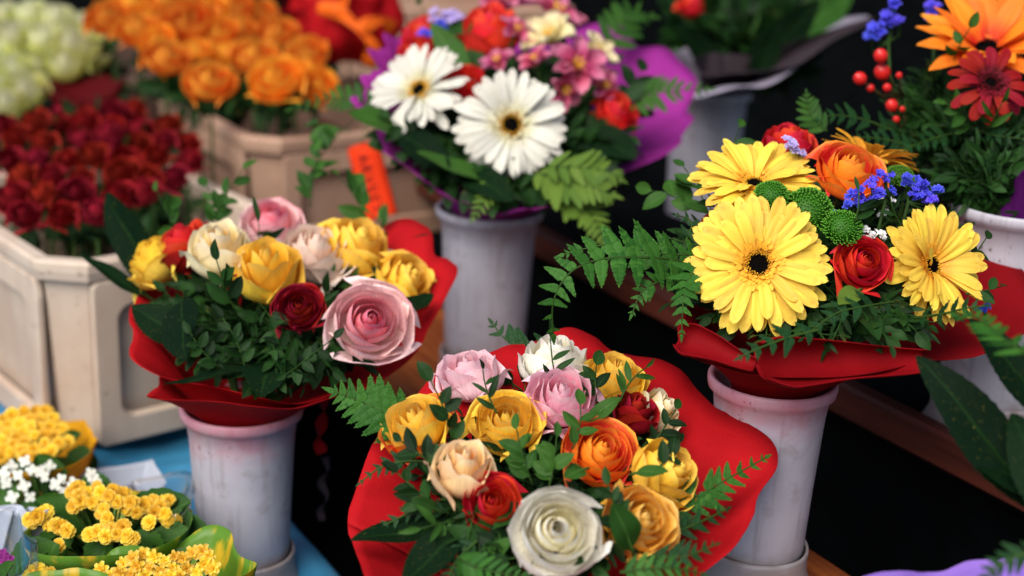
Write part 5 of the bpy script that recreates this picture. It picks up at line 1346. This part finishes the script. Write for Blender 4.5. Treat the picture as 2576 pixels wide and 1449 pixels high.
big_leaf(640, 930, 1.22, 410, 970, 1.18, .10, 'leafbig', 'dark leaf lying flat on the front brim of the left bouquet', nrm=(0, .9, .5), bend=.05, serr=.045)
big_leaf(700, 880, 1.24, 655, 992, 1.175, .36, 'leafbig', 'pointed serrated leaf hanging over the front brim of the left bouquet', nrm=(0, .85, .6), bend=.18, serr=.045)
big_leaf(780, 900, 1.23, 955, 920, 1.2, .11, 'leafbig', 'dark leaf under the largest pale pink rose', nrm=(0, .9, .5), bend=.06, serr=.045)
big_leaf(1010, 680, 1.4, 1080, 590, 1.40, .3, 'leafbig', 'dark leaf against the red felt at the upper right of the left bouquet', nrm=(-.3, .3, .8), bend=.1)
big_leaf(990, 800, 1.27, 1090, 740, 1.31, .2, 'leafbig', 'dark leaf between the largest pale pink rose and the red felt', nrm=(-.3, .5, .8), bend=.1)
big_leaf(1480, 1060, 1.02, 1560, 1000, 1.03, .2, 'leafmid', 'grey green leaf above the bright orange rose', nrm=(0, .5, .8))
big_leaf(1600, 1190, .97, 1680, 1185, .95, .19, 'leafmid', 'dark pointed leaf in front of the right-hand yellow rose', nrm=(0, .7, .7))
big_leaf(1470, 1180, .97, 1420, 1200, .955, .3, 'leafmid', 'leaf at the lower left of the bright orange rose', nrm=(0, .6, .8))
big_leaf(1215, 1420, .93, 1290, 1352, .92, .2, 'leafmid', 'curled green leaf left of the big white rose', nrm=(0, .5, .8))
big_leaf(1590, 1380, .92, 1545, 1270, .9, .26, 'leafmid', 'dark leaf between the big white and the amber rose', nrm=(.2, .3, .9))
big_leaf(2160, 730, 1.04, 2110, 765, 1.01, .2, 'leaflight', 'pale grey green bract under the bright red rose', nrm=(0, .5, .8))
big_leaf(2160, 770, 1.04, 2210, 850, 1.0, .2, 'leafdark', 'narrow dark leaf hanging below the bright red rose', nrm=(0, .5, .8))
big_leaf(2620, 1290, .90, 2312, 893, .93, .145, 'leafbig', 'large dark blurred leaf pointing at the shelf board from the right edge', nrm=(-.3, .7, .6), bend=.12)
big_leaf(2690, 1100, .90, 2440, 800, .95, .16, 'leafbig', 'large dark leaf over the red felt at the right edge', nrm=(-.2, .8, .5), bend=.12)
big_leaf(2720, 1270, .88, 2435, 1155, .92, .26, 'leafbig', 'broad dark leaf below the shelf board at the right edge', nrm=(-.1, .8, .6), bend=.15, serr=.05)
big_leaf(2680, 1330, .86, 2545, 1040, .90, .2, 'leafbig', 'dark leaf between the two large ones at the right edge', nrm=(-.4, .6, .7), bend=.1)
big_leaf(1260, 480, 1.5, 1050, 380, 1.46, .16, 'leafmid', 'dark serrated leaf below the left white gerbera', nrm=(0, .8, .5), serr=.05)
big_leaf(1180, 190, 1.6, 1085, 60, 1.62, .18, 'leafmid', 'green leaf between the coral roses of the middle bouquet', nrm=(-.3, .4, .8), serr=0)
big_leaf(1200, 180, 1.62, 1130, 20, 1.7, .16, 'leafdark', 'dark upright leaf left of the tall coral rose', nrm=(0, .2, .9), serr=0)
big_leaf(1000, 330, 1.53, 880, 280, 1.5, .28, 'leafmid', 'broad green leaf under the left white gerbera', nrm=(0, .6, .8), serr=0)
big_leaf(1160, 440, 1.5, 1290, 500, 1.44, .2, 'leafbig', 'dark leaf lying over the purple felt below the large white gerbera', nrm=(0, .6, .8), serr=.04)
big_leaf(1010, 340, 1.52, 1130, 430, 1.47, .22, 'leafbig', 'dark broad leaf between the left white gerbera and the purple felt', nrm=(0, .6, .8), serr=.04)
big_leaf(1480, 330, 1.56, 1600, 400, 1.52, .26, 'leafbig', 'dark leaf at the right of the large white gerbera', nrm=(0, .5, .8), serr=.04)
big_leaf(1600, 380, 1.6, 1500, 330, 1.58, .3, 'leafdark', 'dark rounded leaf below the right coral rose', nrm=(0, .6, .8), serr=0)

greenery('lower_greenery', 'dark leaves spilling over the rim of the vase at the right edge', (2495, 440, 130, 75), lambda u, v, q: 1.225 + .02 * q, 150, .018, 'leafdark', 'B5', .06, .6, seed=15)
# purple-lilac felt at the bottom right corner
wrapper('bouquet_wrap', 'lilac felt brim rising in the bottom right corner', [(2100, 1498, .86), (2180, 1448, .88), (2260, 1432, .89), (2330, 1443, .90), (2385, 1448, .90), (2440, 1418, .90), (2500, 1405, .90), (2580, 1408, .90), (2680, 1438, .90), (2720, 1550, .8), (2500, 1650, .74), (2250, 1620, .76)], (2420, 1760, .86), .03, M['paperlilac'], amp=.003)

def spr(*a, **k): return sprig(*a, **k)
S_ = [  # u0 v0 d0 u1 v1 d1 n ll mat label narrow stem
    (520, 590, 1.4, 612, 425, 1.42, 9, 52, 'leafmid', 'leafy sprig standing up left of the top pink rose', False),
    (470, 600, 1.4, 395, 480, 1.42, 7, 58, 'leafmid', 'pale leafy sprig standing up behind the dark red rose of the left bouquet', False),
    (560, 580, 1.4, 520, 470, 1.42, 8, 46, 'leafmid', 'leafy sprig behind the creamy rose of the left bouquet', False),
    (600, 800, 1.22, 545, 655, 1.19, 9, 62, 'leafdark', 'dark sprig with round leaves in front of the creamy rose', False),
    (640, 660, 1.33, 650, 560, 1.32, 6, 70, 'leafdark', 'narrow-leaved sprig between the top pink and the yellow rose', True),
    (620, 950, 1.2, 560, 800, 1.19, 11, 46, 'leafdark', 'glossy small-leaved sprig at the front left of the left bouquet', False),
    (760, 950, 1.19, 690, 830, 1.18, 11, 48, 'leafdark', 'glossy small-leaved sprig below the small dark red rose', False),
    (700, 960, 1.19, 840, 850, 1.17, 11, 48, 'leafdark', 'small-leaved sprig reaching toward the largest pale pink rose', False),
    (560, 930, 1.21, 480, 840, 1.2, 10, 44, 'leafdark', 'small-leaved sprig beside the big dark leaf of the left bouquet', False),
    (820, 900, 1.2, 720, 940, 1.18, 9, 44, 'leafdark', 'low sprig along the front brim of the left bouquet', False),
    (650, 760, 1.24, 690, 880, 1.18, 9, 44, 'leafdark', 'sprig under the tall yellow rose of the left bouquet', False),
    (760, 470, 1.5, 890, 300, 1.52, 9, 60, 'leafmid', 'light green sprig climbing in front of the tan crate', False),
    (780, 520, 1.48, 800, 380, 1.5, 9, 58, 'leafmid', 'sprig with pointed leaves in front of the tan crate panel', False),
    (930, 560, 1.46, 850, 440, 1.5, 8, 60, 'leafmid', 'leafy sprig left of the orange card', False),
    (980, 600, 1.42, 930, 535, 1.42, 5, 60, 'leafmid', 'two-leaved sprig below the orange card', True),
    (1140, 1120, 1.0, 1085, 960, .99, 8, 62, 'leafdark', 'dark sprig rising between the yellow and the pale pink rose of the front bouquet', False),
    (1150, 1200, .97, 1010, 1110, .98, 9, 62, 'leafdark', 'dark sprig under the golden yellow rose of the front bouquet', False),
    (1110, 1290, .96, 1000, 1190, .97, 9, 60, 'leafdark', 'dark sprig left of the peach rose', False),
    (1150, 1310, .95, 1060, 1330, .94, 7, 66, 'leafmid', 'sprig of long leaves below the peach rose', True),
    (1250, 1040, 1.0, 1215, 930, 1.02, 7, 62, 'leafdark', 'dark pointed sprig in front of the pale pink rose', True),
    (1340, 1220, .97, 1300, 1080, .98, 10, 56, 'leafmid', 'green sprig below the middle yellow rose', False),
    (1380, 1230, .96, 1400, 1100, .97, 10, 54, 'leafmid', 'green sprig between the pink and the red rose of the front bouquet', False),
    (1440, 1130, .99, 1460, 1020, 1.0, 7, 58, 'leafmid', 'sprig left of the bright orange rose', False),
    (1410, 1000, 1.06, 1385, 850, 1.07, 5, 66, 'leafdark', 'thin dark twig with pointed leaves in front of the ivory rose', True),
    (1500, 1010, 1.05, 1500, 920, 1.06, 7, 60, 'leafdark', 'sprig in front of the deep yellow rose of the front bouquet', False),
    (1560, 1010, 1.05, 1625, 925, 1.06, 7, 56, 'leafmid', 'light sprig crossing the deep yellow rose toward the red felt', True),
    (1640, 1120, 1.02, 1700, 1030, 1.03, 7, 50, 'leafdark', 'dark sprig beside the cream rose with browned edges', False),
    (1650, 1180, .98, 1710, 1110, 1.0, 6, 50, 'leafdark', 'dark sprig over the right-hand yellow rose of the front bouquet', False),
    (1560, 1330, .93, 1530, 1220, .93, 8, 56, 'leafdark', 'dark sprig under the bright orange rose', False),
    (1790, 560, 1.2, 1720, 420, 1.24, 8, 62, 'leafmid', 'leafy sprig at the upper left of the yellow gerberas', False),
    (1830, 440, 1.22, 1860, 320, 1.25, 6, 58, 'leafmid', 'sprig of oval leaves above the upward yellow gerbera', False),
    (1760, 530, 1.22, 1640, 480, 1.25, 8, 66, 'leafmid', 'sprig reaching left below the upward yellow gerbera', False),
    (1770, 620, 1.12, 1690, 600, 1.13, 8, 50, 'leafdark', 'dark sprig above the long arching fern', True),
    (1780, 720, 1.08, 1690, 760, 1.07, 8, 50, 'leafdark', 'dark sprig left of the largest yellow gerbera', True),
    (2270, 570, 1.08, 2240, 500, 1.07, 7, 46, 'leafdark', 'dark sprig between the blue statice and the sideways gerbera', True),
    (2150, 560, 1.06, 2160, 480, 1.06, 5, 50, 'leafdark', 'thin sprig with narrow leaves in front of the blue statice', True),
    (2420, 700, 1.1, 2480, 600, 1.12, 7, 46, 'leafdark', 'oval-leaved sprig in front of the red felt at the right of the sideways gerbera', False),
    (2430, 740, 1.08, 2520, 720, 1.1, 6, 42, 'leafdark', 'small sprig lying on the red felt right of the sideways gerbera', False),
    (2200, 800, 1.03, 2240, 870, 1.0, 6, 50, 'leafdark', 'sprig hanging into the rolled red fold', False),
    (2440, 320, 1.28, 2380, 260, 1.26, 8, 54, 'leafmid', 'sprig left of the red gerbera', False),
    (2480, 330, 1.25, 2520, 260, 1.22, 6, 54, 'leafmid', 'sprig below the red gerbera', True),
    (2400, 150, 1.33, 2440, 70, 1.3, 4, 44, 'leafmid', 'thin sprig with tiny leaves in front of the orange gerbera', False),
    (2480, 20, 1.42, 2560, -30, 1.4, 6, 60, 'leaflight', 'olive sprig at the top right corner', False),
    (1150, 250, 1.6, 1060, 10, 1.72, 8, 70, 'leafdark', 'tall leafy sprig at the upper left of the middle bouquet', False),
    (1420, 190, 1.6, 1400, 60, 1.66, 7, 60, 'leafdark', 'dark sprig between the cream flower and the pink alstroemeria', False),
    (1560, 270, 1.58, 1610, 180, 1.6, 7, 60, 'leafdark', 'dark sprig at the right of the pale pink alstroemeria', False),
    (1100, 360, 1.53, 980, 300, 1.52, 8, 66, 'leafdark', 'dark sprig below the left white gerbera', False),
    (880, 330, 1.54, 800, 310, 1.56, 7, 62, 'leafmid', 'light sprig at the left tip of the purple felt', False),
]
for q in S_:
    sprig(*q[:10], narrow=q[10])

dome = lambda cu, cv, ru, rv, d0, dep: (lambda u, v, q: d0 + dep * ((cv - v) / rv * .5 + .5) + .06 * 0)
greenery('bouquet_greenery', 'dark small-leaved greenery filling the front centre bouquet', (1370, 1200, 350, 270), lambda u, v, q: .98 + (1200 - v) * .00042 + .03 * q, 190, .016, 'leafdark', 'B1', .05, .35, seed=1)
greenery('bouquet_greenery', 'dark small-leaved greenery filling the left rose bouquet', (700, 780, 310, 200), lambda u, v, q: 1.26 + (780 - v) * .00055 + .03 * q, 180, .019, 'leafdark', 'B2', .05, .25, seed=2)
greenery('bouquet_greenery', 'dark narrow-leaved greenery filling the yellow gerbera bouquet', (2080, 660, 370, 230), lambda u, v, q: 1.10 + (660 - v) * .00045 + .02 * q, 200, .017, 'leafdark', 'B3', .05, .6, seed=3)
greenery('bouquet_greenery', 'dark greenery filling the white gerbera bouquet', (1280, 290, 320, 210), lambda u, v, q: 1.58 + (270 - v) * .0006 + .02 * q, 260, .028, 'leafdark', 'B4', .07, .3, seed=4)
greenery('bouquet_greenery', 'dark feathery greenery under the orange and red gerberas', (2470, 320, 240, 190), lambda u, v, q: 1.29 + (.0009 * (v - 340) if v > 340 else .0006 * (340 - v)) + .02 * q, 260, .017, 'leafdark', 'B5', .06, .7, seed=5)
